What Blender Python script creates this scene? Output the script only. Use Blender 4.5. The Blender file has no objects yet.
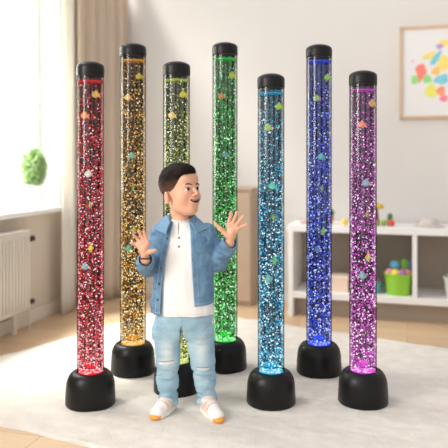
import bpy, bmesh, math, random
import numpy as np
from mathutils import Vector, Matrix

# ------------------------------------------------------------------ camera, light, exposure
C = bpy.context.scene.collection
SC = bpy.context.scene
CAM_H = 1.097
cam = bpy.data.cameras.new('camera'); cam_o = bpy.data.objects.new('camera', cam); C.objects.link(cam_o)
cam_o.location = (0, 0, CAM_H); cam_o.rotation_euler = (math.pi/2, 0, 0)
cam.sensor_width = 36; cam.lens = 640/448*36; cam.shift_y = -64/448
cam.dof.use_dof = True; cam.dof.focus_distance = 2.95; cam.dof.aperture_fstop = 1.15
cam.clip_start = .05
SC.camera = cam_o
SC.view_settings.view_transform = 'Standard'; SC.view_settings.look = 'None'
SC.view_settings.gamma = 1; SC.view_settings.use_curve_mapping = False
SC.view_settings.exposure = 0.07
SC.cycles.transparent_max_bounces = 40
SC.cycles.max_bounces = 8

W = bpy.data.worlds.new('world'); SC.world = W; W.use_nodes = True
bg = W.node_tree.nodes['Background']; bg.inputs[0].default_value = (1.0, .985, .97, 1); bg.inputs[1].default_value = 0.70
_nt = W.node_tree; _tc = _nt.nodes.new('ShaderNodeTexCoord'); _sp = _nt.nodes.new('ShaderNodeSeparateXYZ'); _mr = _nt.nodes.new('ShaderNodeMapRange')
_mr.inputs['From Min'].default_value = .15; _mr.inputs['From Max'].default_value = -.75; _mr.inputs['To Min'].default_value = .68; _mr.inputs['To Max'].default_value = 1.7   # brighter sky on the garden side
_nt.links.new(_tc.outputs['Generated'], _sp.inputs[0]); _nt.links.new(_sp.outputs[0], _mr.inputs['Value']); _nt.links.new(_mr.outputs[0], bg.inputs[1])

ROT = math.radians(-16)
K = Vector((-1.0, 5.34, 0))
AX = Vector((math.cos(ROT), math.sin(ROT), 0)); BX = Vector((math.sin(ROT), -math.cos(ROT), 0))
def room(u, v, z=0.0):          # u along the back wall, v from the back wall towards the camera
    return K + AX*u + BX*v + Vector((0, 0, z))

def area(name, loc, direction, sx, sy, power, col=(1, 1, 1), spread=180):
    l = bpy.data.lights.new(name, 'AREA'); l.shape = 'RECTANGLE'; l.size = sx; l.size_y = sy; l.energy = power; l.color = col
    l.spread = math.radians(spread)
    o = bpy.data.objects.new(name, l); C.objects.link(o); o.location = loc
    o.rotation_euler = Vector(direction).to_track_quat('-Z', 'Y').to_euler(); return o
area('window_daylight', room(-.32, 1.45, 1.55), AX + Vector((0, 0, -.25)), 1.4, 1.5, 34, (1, .99, .97))
area('front_left_key', room(-.05, 4.55, 1.75), AX*1 - BX*.12 + Vector((0, 0, -.3)), 1.6, 1.5, 80, (1, .98, .95))  # added key light out of view, lighting the scene from front left
area('garden_daylight', room(-3.0, 2.2, 5.5), Vector((-.25, .3, -1)), 3, 3, 3500, (1, 1, .95), 120)

# ------------------------------------------------------------------ materials
def lin(c):
    return tuple(((x/255)/12.92 if x/255 <= .04045 else ((x/255+.055)/1.055)**2.4) for x in c[:3])
MATS = {}
def mat(name, c=(200, 200, 200), rough=.6, noise=0, nscale=20, bump=0, bscale=60, metal=0, spec=.5, attr=False, sss=0, stretch=None, coat=0, emis=0, sheen=0):
    if name in MATS: return MATS[name]
    m = bpy.data.materials.new(name); m.use_nodes = True; nt = m.node_tree; p = nt.nodes['Principled BSDF']
    col = lin(c)
    p.inputs['Base Color'].default_value = (*col, 1); p.inputs['Roughness'].default_value = rough; p.inputs['Metallic'].default_value = metal
    p.inputs['Specular IOR Level'].default_value = spec; p.inputs['Coat Weight'].default_value = coat
    tc = nt.nodes.new('ShaderNodeTexCoord'); vec = tc.outputs['Object']
    if stretch:
        mp = nt.nodes.new('ShaderNodeMapping'); mp.inputs['Scale'].default_value = stretch; nt.links.new(vec, mp.inputs['Vector']); vec = mp.outputs[0]
    src = None
    if attr:
        a = nt.nodes.new('ShaderNodeAttribute'); a.attribute_name = 'Col'; src = a.outputs['Color']
    if noise:
        n = nt.nodes.new('ShaderNodeTexNoise'); n.inputs['Scale'].default_value = nscale; n.inputs['Detail'].default_value = 5
        nt.links.new(vec, n.inputs['Vector'])
        mr = nt.nodes.new('ShaderNodeMapRange'); mr.inputs['From Min'].default_value = .3; mr.inputs['From Max'].default_value = .7
        mr.inputs['To Min'].default_value = 1-noise; mr.inputs['To Max'].default_value = 1+noise
        nt.links.new(n.outputs['Fac'], mr.inputs['Value'])
        mx = nt.nodes.new('ShaderNodeVectorMath'); mx.operation = 'SCALE'
        if src: nt.links.new(src, mx.inputs[0])
        else: mx.inputs[0].default_value = col
        nt.links.new(mr.outputs[0], mx.inputs['Scale']); src = mx.outputs[0]
    if src: nt.links.new(src, p.inputs['Base Color'])
    if bump:
        n = nt.nodes.new('ShaderNodeTexNoise'); n.inputs['Scale'].default_value = bscale; n.inputs['Detail'].default_value = 4
        nt.links.new(vec, n.inputs['Vector']); b = nt.nodes.new('ShaderNodeBump'); b.inputs['Strength'].default_value = bump; b.inputs['Distance'].default_value = .01
        nt.links.new(n.outputs['Fac'], b.inputs['Height']); nt.links.new(b.outputs[0], p.inputs['Normal'])
    if sss:
        p.inputs['Subsurface Weight'].default_value = sss; p.inputs['Subsurface Radius'].default_value = (.012, .004, .002); p.inputs['Subsurface Scale'].default_value = .6
    if sheen: p.inputs['Sheen Weight'].default_value = sheen
    if emis:
        p.inputs['Emission Color'].default_value = (*col, 1); p.inputs['Emission Strength'].default_value = emis
    MATS[name] = m; return m
def emit(name, c, s, sample=True):
    if name in MATS: return MATS[name]
    m = bpy.data.materials.new(name); m.use_nodes = True; nt = m.node_tree; nt.nodes.clear()
    e = nt.nodes.new('ShaderNodeEmission'); e.inputs[0].default_value = (*lin(c), 1); e.inputs[1].default_value = s
    o = nt.nodes.new('ShaderNodeOutputMaterial'); nt.links.new(e.outputs[0], o.inputs[0])
    if not sample: m.cycles.emission_sampling = 'NONE'
    MATS[name] = m; return m
def clear(name, face, edge, gloss=.05, rough=.12):
    """thin clear plastic or tinted core: light passes straight through, more is lost at grazing angles, plus a Fresnel sheen"""
    if name in MATS: return MATS[name]
    m = bpy.data.materials.new(name); m.use_nodes = True; nt = m.node_tree; nt.nodes.clear()
    lw = nt.nodes.new('ShaderNodeLayerWeight'); lw.inputs[0].default_value = .5
    rp = nt.nodes.new('ShaderNodeMath'); rp.operation = 'POWER'; rp.inputs[1].default_value = 3.0; nt.links.new(lw.outputs['Facing'], rp.inputs[0])
    mc = nt.nodes.new('ShaderNodeMix'); mc.data_type = 'RGBA'; nt.links.new(rp.outputs[0], mc.inputs[0])
    mc.inputs[6].default_value = (*face, 1); mc.inputs[7].default_value = (*edge, 1)
    t = nt.nodes.new('ShaderNodeBsdfTransparent'); nt.links.new(mc.outputs[2], t.inputs[0])
    g = nt.nodes.new('ShaderNodeBsdfGlossy'); g.inputs['Roughness'].default_value = rough
    fr = nt.nodes.new('ShaderNodeFresnel'); fr.inputs[0].default_value = 1.3
    ml = nt.nodes.new('ShaderNodeMath'); ml.operation = 'MULTIPLY_ADD'; ml.inputs[1].default_value = .06; ml.inputs[2].default_value = gloss*.06; nt.links.new(fr.outputs[0], ml.inputs[0])
    ms = nt.nodes.new('ShaderNodeMixShader'); nt.links.new(ml.outputs[0], ms.inputs[0]); nt.links.new(t.outputs[0], ms.inputs[1]); nt.links.new(g.outputs[0], ms.inputs[2])
    o = nt.nodes.new('ShaderNodeOutputMaterial'); nt.links.new(ms.outputs[0], o.inputs[0])
    MATS[name] = m; return m

# ------------------------------------------------------------------ mesh helpers
def link(name, me, m, parent=None, smooth=True, angle=None):
    o = bpy.data.objects.new(name, me); C.objects.link(o)
    for x in (m if isinstance(m, (list, tuple)) else [m]): me.materials.append(x)
    if smooth:
        me.polygons.foreach_set('use_smooth', [True]*len(me.polygons))
        if angle: me.set_sharp_from_angle(angle=math.radians(angle))
    if parent: o.parent = parent
    return o
def from_np(name, V, F, m, parent=None, smooth=True, col=None, angle=None, mi=None):
    me = bpy.data.meshes.new(name)
    V = np.asarray(V, dtype=np.float32); F = np.asarray(F, dtype=np.int32)
    k = F.shape[1]
    me.vertices.add(len(V)); me.vertices.foreach_set('co', V.ravel())
    me.loops.add(F.size); me.loops.foreach_set('vertex_index', F.ravel())
    me.polygons.add(len(F)); me.polygons.foreach_set('loop_start', np.arange(0, F.size, k, dtype=np.int32))
    me.update(calc_edges=True); me.validate()
    if mi is not None: me.polygons.foreach_set('material_index', np.asarray(mi, dtype=np.int32))
    if col is not None:
        a = me.color_attributes.new('Col', 'FLOAT_COLOR', 'POINT')
        cc = np.ones((len(V), 4), dtype=np.float32); cc[:, :3] = col; a.data.foreach_set('color', cc.ravel())
    return link(name, me, m, parent, smooth, angle)
class MB:
    def __init__(s): s.v = []; s.f = []
    def add(s, vs, fs):
        n = len(s.v); s.v += [tuple(v) for v in vs]; s.f += [tuple(i+n for i in f) for f in fs]; return s
    def box(s, c, d, rot=None, bev=0):
        x, y, z = [a/2 for a in d]; c = Vector(c)
        bm = bmesh.new(); bmesh.ops.create_cube(bm, size=1)
        for v in bm.verts: v.co = Vector((v.co.x*d[0], v.co.y*d[1], v.co.z*d[2]))
        if bev: bmesh.ops.bevel(bm, geom=bm.edges[:], offset=bev, segments=2, affect='EDGES', profile=.5)
        bm.verts.index_update()
        M = rot or Matrix.Identity(3)
        s.add([M @ v.co + c for v in bm.verts], [[v.index for v in f.verts] for f in bm.faces]); bm.free(); return s
    def lathe(s, prof, n=32, c=(0, 0, 0), M=None):
        vs = []; fs = []
        for r, z in prof:
            for i in range(n):
                a = 2*math.pi*i/n; p = Vector((r*math.cos(a), r*math.sin(a), z))
                if M: p = M @ p
                vs.append(p + Vector(c))
        for j in range(len(prof)-1):
            for i in range(n):
                a = j*n+i; b = j*n+(i+1) % n; fs.append((a, b, b+n, a+n))
        if prof[0][0] > 1e-6: fs.append(tuple(range(n))[::-1])
        if prof[-1][0] > 1e-6: fs.append(tuple((len(prof)-1)*n+i for i in range(n)))
        return s.add(vs, fs)
    def ell(s, c, r, n=14, M=None):
        prof = [(math.sin(math.pi*k/n)+(1e-5 if k in (0, n) else 0), -math.cos(math.pi*k/n)) for k in range(n+1)]
        vs = []; fs = []; c = Vector(c); N = n*2
        for pr, pz in prof:
            for i in range(N):
                a = 2*math.pi*i/N; p = Vector((pr*math.cos(a)*r[0], pr*math.sin(a)*r[1], pz*r[2]))
                vs.append((M @ p if M else p)+c)
        for j in range(n):
            for i in range(N):
                a = j*N+i; b = j*N+(i+1) % N; fs.append((a, b, b+N, a+N))
        return s.add(vs, fs)
    def tube(s, pts, r, n=8):
        pts = [Vector(p) for p in pts]; rs = r if isinstance(r, (list, tuple)) else [r]*len(pts); vs = []; fs = []
        for i, p in enumerate(pts):
            t = (pts[min(i+1, len(pts)-1)]-pts[max(i-1, 0)]).normalized()
            a = t.orthogonal().normalized() if i == 0 else (a - t*a.dot(t)).normalized(); b = t.cross(a)
            for k in range(n):
                th = 2*math.pi*k/n; vs.append(p+(a*math.cos(th)+b*math.sin(th))*rs[i])
        for j in range(len(pts)-1):
            for k in range(n):
                q = j*n+k; w = j*n+(k+1) % n; fs.append((q, w, w+n, q+n))
        fs.append(tuple(range(n))[::-1]); fs.append(tuple((len(pts)-1)*n+i for i in range(n)))
        return s.add(vs, fs)
    def prism(s, poly, y0, y1):       # outline in x,z given thickness in y
        n = len(poly); vs = [(x, y0, z) for x, z in poly]+[(x, y1, z) for x, z in poly]
        fs = [tuple(range(n)), tuple(range(2*n-1, n-1, -1))]+[(i, i+n, (i+1) % n+n, (i+1) % n) for i in range(n)]
        return s.add(vs, fs)
    def build(s, name, m, parent=None, smooth=True, angle=35):
        me = bpy.data.meshes.new(name); me.from_pydata([tuple(v) for v in s.v], [], s.f)
        bm = bmesh.new(); bm.from_mesh(me); bmesh.ops.recalc_face_normals(bm, faces=bm.faces[:]); bm.to_mesh(me); bm.free()
        return link(name, me, m, parent, smooth, angle)
def empty(name, loc, rz=0.0):
    o = bpy.data.objects.new(name, None); o.empty_display_size = .05; C.objects.link(o); o.location = loc; o.rotation_euler = (0, 0, rz); return o
def tag(o, label=None, cat=None, group=None, kind=None):
    if label: o['label'] = label
    if cat: o['category'] = cat
    if group: o['group'] = group
    if kind: o['kind'] = kind
    return o
def struct(name, mb, m, smooth=False, loc=None, rz=0):
    o = mb.build(name, m, None, smooth); o['kind'] = 'structure'
    if loc is not None: o.location = loc; o.rotation_euler = (0, 0, rz)
    return o
def R3(x): return Matrix.Rotation(ROT, 3, 'Z')
RM = Matrix.Rotation(ROT, 3, 'Z')
def rbox(mb, u0, u1, v0, v1, z0, z1, bev=0):   # box in room coordinates
    c = room((u0+u1)/2, (v0+v1)/2, (z0+z1)/2); return mb.box(c, (abs(u1-u0), abs(v1-v0), abs(z1-z0)), RM, bev)

# ------------------------------------------------------------------ the room
wall_m = mat('wall_paint', (214, 209, 206), .9, noise=.015, nscale=3)
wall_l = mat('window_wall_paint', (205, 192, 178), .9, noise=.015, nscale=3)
white_m = mat('white_paint', (238, 238, 238), .45)
def wood_floor():
    m = bpy.data.materials.new('oak_floor'); m.use_nodes = True; nt = m.node_tree; p = nt.nodes['Principled BSDF']
    tc = nt.nodes.new('ShaderNodeTexCoord'); mp = nt.nodes.new('ShaderNodeMapping'); mp.inputs['Rotation'].default_value = (0, 0, -ROT)
    nt.links.new(tc.outputs['Object'], mp.inputs['Vector'])
    b = nt.nodes.new('ShaderNodeTexBrick'); b.inputs['Scale'].default_value = 1; b.inputs['Brick Width'].default_value = 1.4; b.inputs['Row Height'].default_value = .16
    b.inputs['Mortar Size'].default_value = .0015; b.inputs['Color1'].default_value = (*lin((216, 186, 152)), 1); b.inputs['Color2'].default_value = (*lin((205, 172, 138)), 1)
    b.inputs['Mortar'].default_value = (*lin((150, 118, 88)), 1); nt.links.new(mp.outputs[0], b.inputs['Vector'])
    mp2 = nt.nodes.new('ShaderNodeMapping'); mp2.inputs['Scale'].default_value = (2, 22, 1); nt.links.new(mp.outputs[0], mp2.inputs['Vector'])
    n = nt.nodes.new('ShaderNodeTexNoise'); n.inputs['Scale'].default_value = 2; n.inputs['Detail'].default_value = 6; nt.links.new(mp2.outputs[0], n.inputs['Vector'])
    mr = nt.nodes.new('ShaderNodeMapRange'); mr.inputs['To Min'].default_value = .85; mr.inputs['To Max'].default_value = 1.12; nt.links.new(n.outputs['Fac'], mr.inputs['Value'])
    v = nt.nodes.new('ShaderNodeVectorMath'); v.operation = 'SCALE'; nt.links.new(b.outputs['Color'], v.inputs[0]); nt.links.new(mr.outputs[0], v.inputs['Scale'])
    nt.links.new(v.outputs[0], p.inputs['Base Color']); p.inputs['Roughness'].default_value = .45
    return m
mb = MB(); rbox(mb, -.05, 5.2, -.05, 6.8, -.06, 0); struct('floor', mb, wood_floor())
mb = MB(); rbox(mb, -.3, 5.2, -.12, 0, 0, 2.7); struct('wall_back', mb, wall_m)
WV0, WV1, WZ0, WZ1 = .707, 2.25, .765, 2.38
mb = MB()
rbox(mb, -.24, 0, 0, WV0, 0, 2.7); rbox(mb, -.24, 0, WV1, 3.7, 0, 2.7); rbox(mb, -.24, 0, 3.7, 5.4, 0, .85); rbox(mb, -.24, 0, 3.7, 5.4, 2.55, 2.7); rbox(mb, -.24, 0, 5.4, 6.8, 0, 2.7); rbox(mb, -.24, 0, WV0, WV1, 0, WZ0-.03); rbox(mb, -.24, 0, WV0, WV1, WZ1, 2.7)
struct('wall_left', mb, wall_l)
mb = MB(); rbox(mb, -.2, -.001, WV0, WV0+.012, WZ0, WZ1); rbox(mb, -.2, -.001, WV1-.012, WV1, WZ0, WZ1); rbox(mb, -.2, -.001, WV0, WV1, WZ1-.012, WZ1)
struct('trim_1', mb, white_m)
mb = MB(); rbox(mb, -.2, .05, WV0-.03, WV1+.03, WZ0-.035, WZ0, .004); struct('trim_2', mb, white_m)
mb = MB(); rbox(mb, .0, 5.2, 0, .014, 0, .08); struct('baseboard_back', mb, mat('back_board', (226, 219, 213), .6))
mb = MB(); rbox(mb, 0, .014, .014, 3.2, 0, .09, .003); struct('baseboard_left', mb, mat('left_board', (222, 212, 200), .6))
# window: frame, sash, glazing bars, glass
win = empty('window_1', room(-.19, WV0+.012, WZ0), ROT); win['kind'] = 'structure'
L = WV1-WV0-.024; H = WZ1-WZ0-.012
mb = MB()
mb.box((0, -.02, H/2), (.06, .04, H)); mb.box((0, -L+.02, H/2), (.06, .04, H)); mb.box((0, -L/2, .02), (.06, L, .04)); mb.box((0, -L/2, H-.02), (.06, L, .04))
mb.build('window_frame', white_m, win, False)
for a, b_ in ((.04, L/2), (L/2, L-.04)):
    mb = MB(); mb.box((.012, -a-.025, H/2), (.05, .05, H-.08), None, .004); mb.box((.012, -b_+.025, H/2), (.05, .05, H-.08), None, .004)
    mb.box((.012, -(a+b_)/2, .065), (.05, b_-a, .05), None, .004); mb.box((.012, -(a+b_)/2, H-.065), (.05, b_-a, .05), None, .004)
    s = mb.build('sash', white_m, win, False)
    g = MB(); g.box((.012, -(a+b_)/2, 1.07), (.02, b_-a-.08, .014)); g.build('glazing_bar', mat('bar_grey', (214, 214, 212), .4), s, False)
    g = MB(); g.box((.012, -(a+b_)/2, H/2), (.004, b_-a-.08, H-.16)); g.build('pane', clear('window_glass', (.97, .98, .97), (.7, .75, .75)), s, False)
mb = MB(); mb.box((.045, -.067, .72), (.02, .012, .05), None, .003); mb.tube([(.055, -.067, .72), (.07, -.067, .72), (.072, -.09, .72)], .005); mb.build('window_handle', mat('nickel', (190, 190, 190), .3, metal=.8), win)

# garden seen through the window
def foliage(name, center, rad, n, leaf, m, parent, seed, flat=1.0):
    rg = np.random.RandomState(seed)
    d = rg.normal(size=(n, 3)); d /= np.linalg.norm(d, axis=1)[:, None]; r = rg.uniform(.35, 1, (n, 1))**.5
    P = np.array(center)+d*r*np.array(rad)
    ax = rg.normal(size=(n, 3)); ax /= np.linalg.norm(ax, axis=1)[:, None]; bx = np.cross(ax, rg.normal(size=(n, 3))); bx /= np.linalg.norm(bx, axis=1)[:, None]
    nz = np.cross(ax, bx); s = leaf*rg.uniform(.7, 1.3, (n, 1))
    V = np.stack([P-ax*s, P+bx*s*.4+nz*s*.12, P+ax*s, P-bx*s*.4+nz*s*.12], 1).reshape(-1, 3)
    F = np.arange(4*n).reshape(n, 4)
    return from_np(name, V, F, m, parent, False)
leaf_g = mat('garden_leaf', (206, 226, 176), .7, noise=.15, nscale=4)
for i, (u, v, h, lab) in enumerate(((-4.6, 0.2, 2.0, 'pale green garden tree outside the window, the one nearer the window handle side'), (-4.2, 2.6, 1.3, 'low leafy garden bush outside the window beside the left edge of the view'))):
    t = tag(empty('garden_tree', room(u, v, -.5)), lab, 'tree', 'garden greenery outside the window')
    MB().tube([(0, 0, -1.5), (.05, 0, h*.5), (0, .05, h)], [.09, .07, .04]).build('trunk', mat('bark', (120, 100, 80), .9), t)
    foliage('crown', (0, 0, h), (.9, .9, .8), 2600, .07, leaf_g, t, 5+i)
mb = MB(); rbox(mb, -14, -.3, -8, 10, -2.1, -2.0); o = struct('floor_garden', mb, mat('lawn', (190, 215, 150), .9)); o.name = 'lawn'; o['kind'] = 'structure'

# radiator
rad = tag(empty('radiator', room(.03, 1.24, .13), ROT), 'white ribbed panel radiator on the wall below the window sill', 'radiator')
rm = mat('radiator_enamel', (216, 207, 196), .45); LR = .64
mb = MB(); mb.box((.045, -LR/2, .255), (.05, LR, .5), None, .008)
for i in range(int((LR-.03)/.033)): mb.box((.073, -.03-i*.033, .255), (.010, .016, .45), None, .004)
mb.build('front_panel', rm, rad)
MB().box((.03, -LR/2, .512), (.085, LR, .016), None, .004).build('top_grille', rm, rad)
MB().box((.0, -LR/2, .25), (.02, LR-.1, .44), None, .004).build('back_panel', rm, rad)
dk = mat('dark_knob', (45, 38, 35), .4)
for z, s in ((.455, 1), (.045, .9)):
    v = MB().lathe([(.0001, 0), (.018*s, 0), (.02*s, .01), (.02*s, .035), (.014*s, .04), (.0001, .04)], 16, (.045, .03, z), Matrix.Rotation(math.radians(-90), 3, 'X')).build('valve', dk, rad)
    MB().tube([(.045, .0, z), (.045, .035, z)], .009).build('valve_stub', mat('chrome', (210, 205, 200), .25, metal=.9), v)
MB().tube([(.045, .025, .04), (.045, .025, -.13)], .008).build('pipe', rm, rad)
MB().box((.03, -LR*.93, -.065), (.02, .03, .13)).build('foot', rm, rad); MB().box((.03, -.12, -.065), (.02, .03, .13)).build('foot', rm, rad)

# curtains (folded sheets with thickness)
def curtain(name, p0, p1, z0, z1, folds, amp, m, label, seed):
    rg = random.Random(seed); a = Vector(p0); b = Vector(p1); nU = folds*10; d = (b-a); n = Vector((d.y, -d.x, 0)).normalized(); NZ = 24
    ph = [rg.uniform(-.5, .5) for _ in range(4)]; vs = []; fs = []
    for side in (0, 1):
        for j in range(NZ+1):
            z = z0+(z1-z0)*j/NZ
            for i in range(nU+1):
                t = i/nU; w = math.sin(2*math.pi*folds*t+ph[0]+.35*math.sin(z*1.7+ph[1]*3+t*5))*amp*(1+.2*math.sin(t*9+ph[2]))
                p = a+d*t+n*(w+side*.004); vs.append((p.x, p.y, z))
    S = (NZ+1)*(nU+1)
    for side in (0, 1):
        for j in range(NZ):
            for i in range(nU):
                q = side*S+j*(nU+1)+i; fs.append((q, q+1, q+nU+2, q+nU+1))
    for j in range(NZ):
        for i in (0, nU):
            q = j*(nU+1)+i; fs.append((q, q+nU+1, q+nU+1+S, q+S))
    for i in range(nU):
        for j in (0, NZ):
            q = j*(nU+1)+i; fs.append((q, q+1, q+1+S, q+S))
    o = MB().add(vs, fs).build(name, m, None, True, None); return tag(o, label, 'curtain')
def sheer(name, c, tr):
    m = mat(name, c, .9); nt = m.node_tree; p = nt.nodes['Principled BSDF']; t = nt.nodes.new('ShaderNodeBsdfTranslucent'); t.inputs[0].default_value = (*lin(c), 1)
    ms = nt.nodes.new('ShaderNodeMixShader'); ms.inputs[0].default_value = tr; nt.links.new(p.outputs[0], ms.inputs[1]); nt.links.new(t.outputs[0], ms.inputs[2])
    nt.links.new(ms.outputs[0], nt.nodes['Material Output'].inputs[0]); return m
curtain('window_curtain', room(.10, .86), room(.09, .67), .01, 2.66, 3, .018, sheer('sheer_white', (244, 240, 234), .45), 'white curtain drawn to the side of the window, hanging to the floor', 2)
curtain('window_curtain', room(.10, .63), room(.24, .07), .01, 2.66, 5, .022, sheer('beige_drape', (234, 219, 202), .4), 'beige curtain hanging in the room corner behind the red lamp', 7)

# plant on the sill
pl = tag(empty('potted_plant', room(-.07, .93, WZ0)), 'small bushy green plant in a white pot on the window sill', 'potted plant')
MB().lathe([(.0001, 0), (.052, 0), (.056, .01), (.064, .14), (.066, .155), (.059, .155), (.056, .14), (.0001, .14)], 28).build('pot', white_m, pl)
lf = mat('herb_leaf', (150, 178, 116), .6, noise=.25, nscale=30)
foliage('foliage', (0, 0, .28), (.09, .09, .14), 1500, .016, lf, pl, 3)
st = MB()
for i in range(14):
    a = i*2.4; st.tube([(0.02*math.cos(a), .02*math.sin(a), .13), (.04*math.cos(a), .04*math.sin(a), .24), (.06*math.cos(a), .06*math.sin(a), .34)], .002, 5)
st.build('stem', mat('herb_stem', (90, 120, 60), .7), pl)

# picture
pic = tag(empty('framed_picture', room(2.379, .006, 1.397), ROT), 'framed abstract print of bright colour blobs on the back wall at the right', 'picture')
PW, PH = .56, .665; fm = mat('pine_frame', (206, 172, 138), .5, noise=.06, nscale=8)
mb = MB()
for c, d in (((.009, -.012, PH/2), (.018, .028, PH)), ((PW-.009, -.012, PH/2), (.018, .028, PH)), ((PW/2, -.012, .009), (PW, .028, .018)), ((PW/2, -.012, PH-.009), (PW, .028, .018))): mb.box(c, d, None, .002)
mb.build('frame', fm, pic, False)
MB().box((PW/2, -.008, PH/2), (PW-.03, .008, PH-.03)).build('paper', mat('art_paper', (226, 224, 224), .8), pic, False)
def blob(cx, cz, rx, rz, rot, c, k, nm):
    pts = []
    for i in range(24):
        a = 2*math.pi*i/24; r = 1+.1*math.sin(3*a+k)+.06*math.sin(5*a+k*2)
        x = rx*r*math.cos(a); z = rz*r*math.sin(a); pts.append((cx+x*math.cos(rot)-z*math.sin(rot), cz+x*math.sin(rot)+z*math.cos(rot)))
    MB().prism(pts, -.0125-k*.00012, -.012).build('paint_blob', mat(nm, c, .8, noise=.06, nscale=20), pic, False)
def pp(zx, zy):     # spot on the print, measured from its upper left corner
    return ((zx-105)/3.45*.00735, PH-(zy-97)/3.45*.0073)
for k, (zx, zy, rx, rz, rot, c, nm) in enumerate((
    (200, 198, .05, .022, .5, (240, 214, 120), 'paint_yellow'), (250, 157, .04, .024, 0, (240, 218, 120), 'paint_yellow'), (252, 225, .055, .055, 0, (236, 214, 104), 'paint_yellow'),
    (222, 208, .022, .06, -.6, (130, 196, 214), 'paint_blue'), (222, 252, .03, .03, 0, (240, 196, 110), 'paint_amber'), (240, 280, .05, .035, .2, (126, 192, 220), 'paint_blue'),
    (175, 245, .036, .045, .6, (240, 132, 120), 'paint_coral'), (170, 270, .025, .04, -.3, (240, 150, 140), 'paint_coral'), (154, 278, .026, .032, 0, (150, 214, 130), 'paint_green'), (195, 278, .03, .03, 0, (168, 210, 120), 'paint_green'),
    (206, 318, .04, .05, 0, (226, 222, 110), 'paint_lime'), (238, 320, .03, .035, 0, (240, 150, 110), 'paint_orange'), (248, 345, .03, .022, .3, (238, 130, 150), 'paint_pink'),
    (234, 168, .026, .018, 0, (190, 150, 200), 'paint_lilac'), (148, 215, .014, .012, 0, (240, 190, 200), 'paint_blush'), (330, 190, .045, .05, 0, (240, 170, 130), 'paint_orange'), (345, 250, .04, .05, 0, (150, 210, 150), 'paint_green'), (320, 300, .04, .03, 0, (240, 214, 120), 'paint_yellow'))):
    x, z = pp(zx, zy); blob(x, z, rx, rz, rot, c, k, nm)

# shelf unit
U0, V0, SL, SD, SH = 1.625, .405, 1.72, .385, .64
sh = tag(empty('toy_shelf', room(U0, V0, 0), ROT), 'low white open toy shelf against the back wall at the right', 'shelf')
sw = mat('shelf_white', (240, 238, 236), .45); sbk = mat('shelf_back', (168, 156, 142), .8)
MB().box((SL/2, SD/2, SH-.0225), (SL+.02, SD, .045), None, .003).build('top_board', sw, sh, False)
MB().box((SL/2, SD/2, .1525), (SL-.07, SD-.004, .045), None, .003).build('bottom_board', sw, sh, False)
for s_ in (.0175, SL-.0175): MB().box((s_, SD/2, (SH-.045)/2), (.035, SD-.002, SH-.045), None, .002).build('side_panel', sw, sh, False)
for s_ in (.45, .855, 1.28): MB().box((s_, SD/2, (SH-.045+.175)/2), (.03, SD-.01, SH-.045-.175), None, .002).build('divider', sw, sh, False)
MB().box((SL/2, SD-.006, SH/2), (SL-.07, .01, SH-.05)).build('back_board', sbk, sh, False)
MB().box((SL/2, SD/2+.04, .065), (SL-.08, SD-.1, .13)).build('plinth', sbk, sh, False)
def onshelf(u, d, z): return room(U0+u, V0-d, z)
BZ = .1755; TZ = SH+.0005
def bucket(loc, r0, r1, h, c, nm, label):
    t = tag(empty('toy_bucket', loc, ROT), label, 'bucket', 'toy buckets in the shelf')
    m_ = mat(nm, c, .45)
    MB().lathe([(.0001, 0), (r0, 0), (r0+.003, .005), (r1, h), (r1-.006, h), (r0-.003, .01), (.0001, .01)], 32).build('bucket_body', m_, t)
    MB().lathe([(r1-.004, h-.014), (r1+.007, h-.014), (r1+.007, h), (r1-.004, h), (r1-.004, h-.014)], 32).build('rim', m_, t)
    return t
bucket(onshelf(.748, .12, BZ), .078, .092, .145, (150, 206, 60), 'lime_plastic', 'lime green toy bucket full of toys in the middle shelf compartment')
bucket(onshelf(.562, .13, BZ), .058, .070, .075, (90, 190, 205), 'teal_plastic', 'short teal toy bucket left of the lime green bucket')
bucket(onshelf(1.13, .10, BZ), .07, .085, .14, (230, 232, 228), 'pale_plastic', 'white toy bucket at the right edge of the shelf view')
def ball(loc, r, c, nm, label, name='toy_ball', sc=(1, 1, 1)):
    o = MB().ell((0, 0, 0), (r*sc[0], r*sc[1], r*sc[2]), 10).build(name, mat(nm, c, .5), None, True, None); o.location = loc
    return tag(o, label, 'toy ball', 'toy balls')
gz = BZ+.145
for du, dd, dz, r, c, nm, lb in ((-.06, .10, .0, .03, (240, 160, 170), 'pink_toy', 'pink toy ball at the left of the lime bucket'), (-.02, .06, .005, .03, (240, 215, 90), 'yellow_toy', 'yellow toy ball in front in the lime bucket'),
    (.025, .06, .005, .03, (170, 110, 170), 'purple_toy', 'purple toy ball in front in the lime bucket'), (.06, .10, .0, .028, (235, 150, 130), 'salmon_toy', 'salmon toy ball at the right of the lime bucket'),
    (-.025, .14, .045, .034, (100, 185, 220), 'blue_toy', 'sky blue toy ball heaped in the back of the lime bucket')):
    ball(onshelf(.748+du, dd, gz+dz), r, c, nm, lb)
def toyblock(loc, d, c, nm, label, rz=0.3, cat='toy block', name='toy_block'):
    mb = MB(); mb.box((0, 0, d[2]/2), d, None, min(d)*.12); mb.lathe([(.0001, d[2]), (min(d)*.3, d[2]), (min(d)*.3, d[2]+.008), (.0001, d[2]+.008)], 16)
    o = mb.build(name, mat(nm, c, .5), None); o.location = loc; o.rotation_euler = (0, 0, rz+ROT); return tag(o, label, cat)
toyblock(onshelf(.785, .14, gz+.01), (.04, .03, .075), (120, 180, 60), 'green_toy', 'upright green toy block in the lime bucket')
toyblock(onshelf(.815, .16, gz+.0), (.03, .03, .07), (130, 150, 190), 'slate_toy', 'slate blue toy block behind in the lime bucket', .8)
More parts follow.
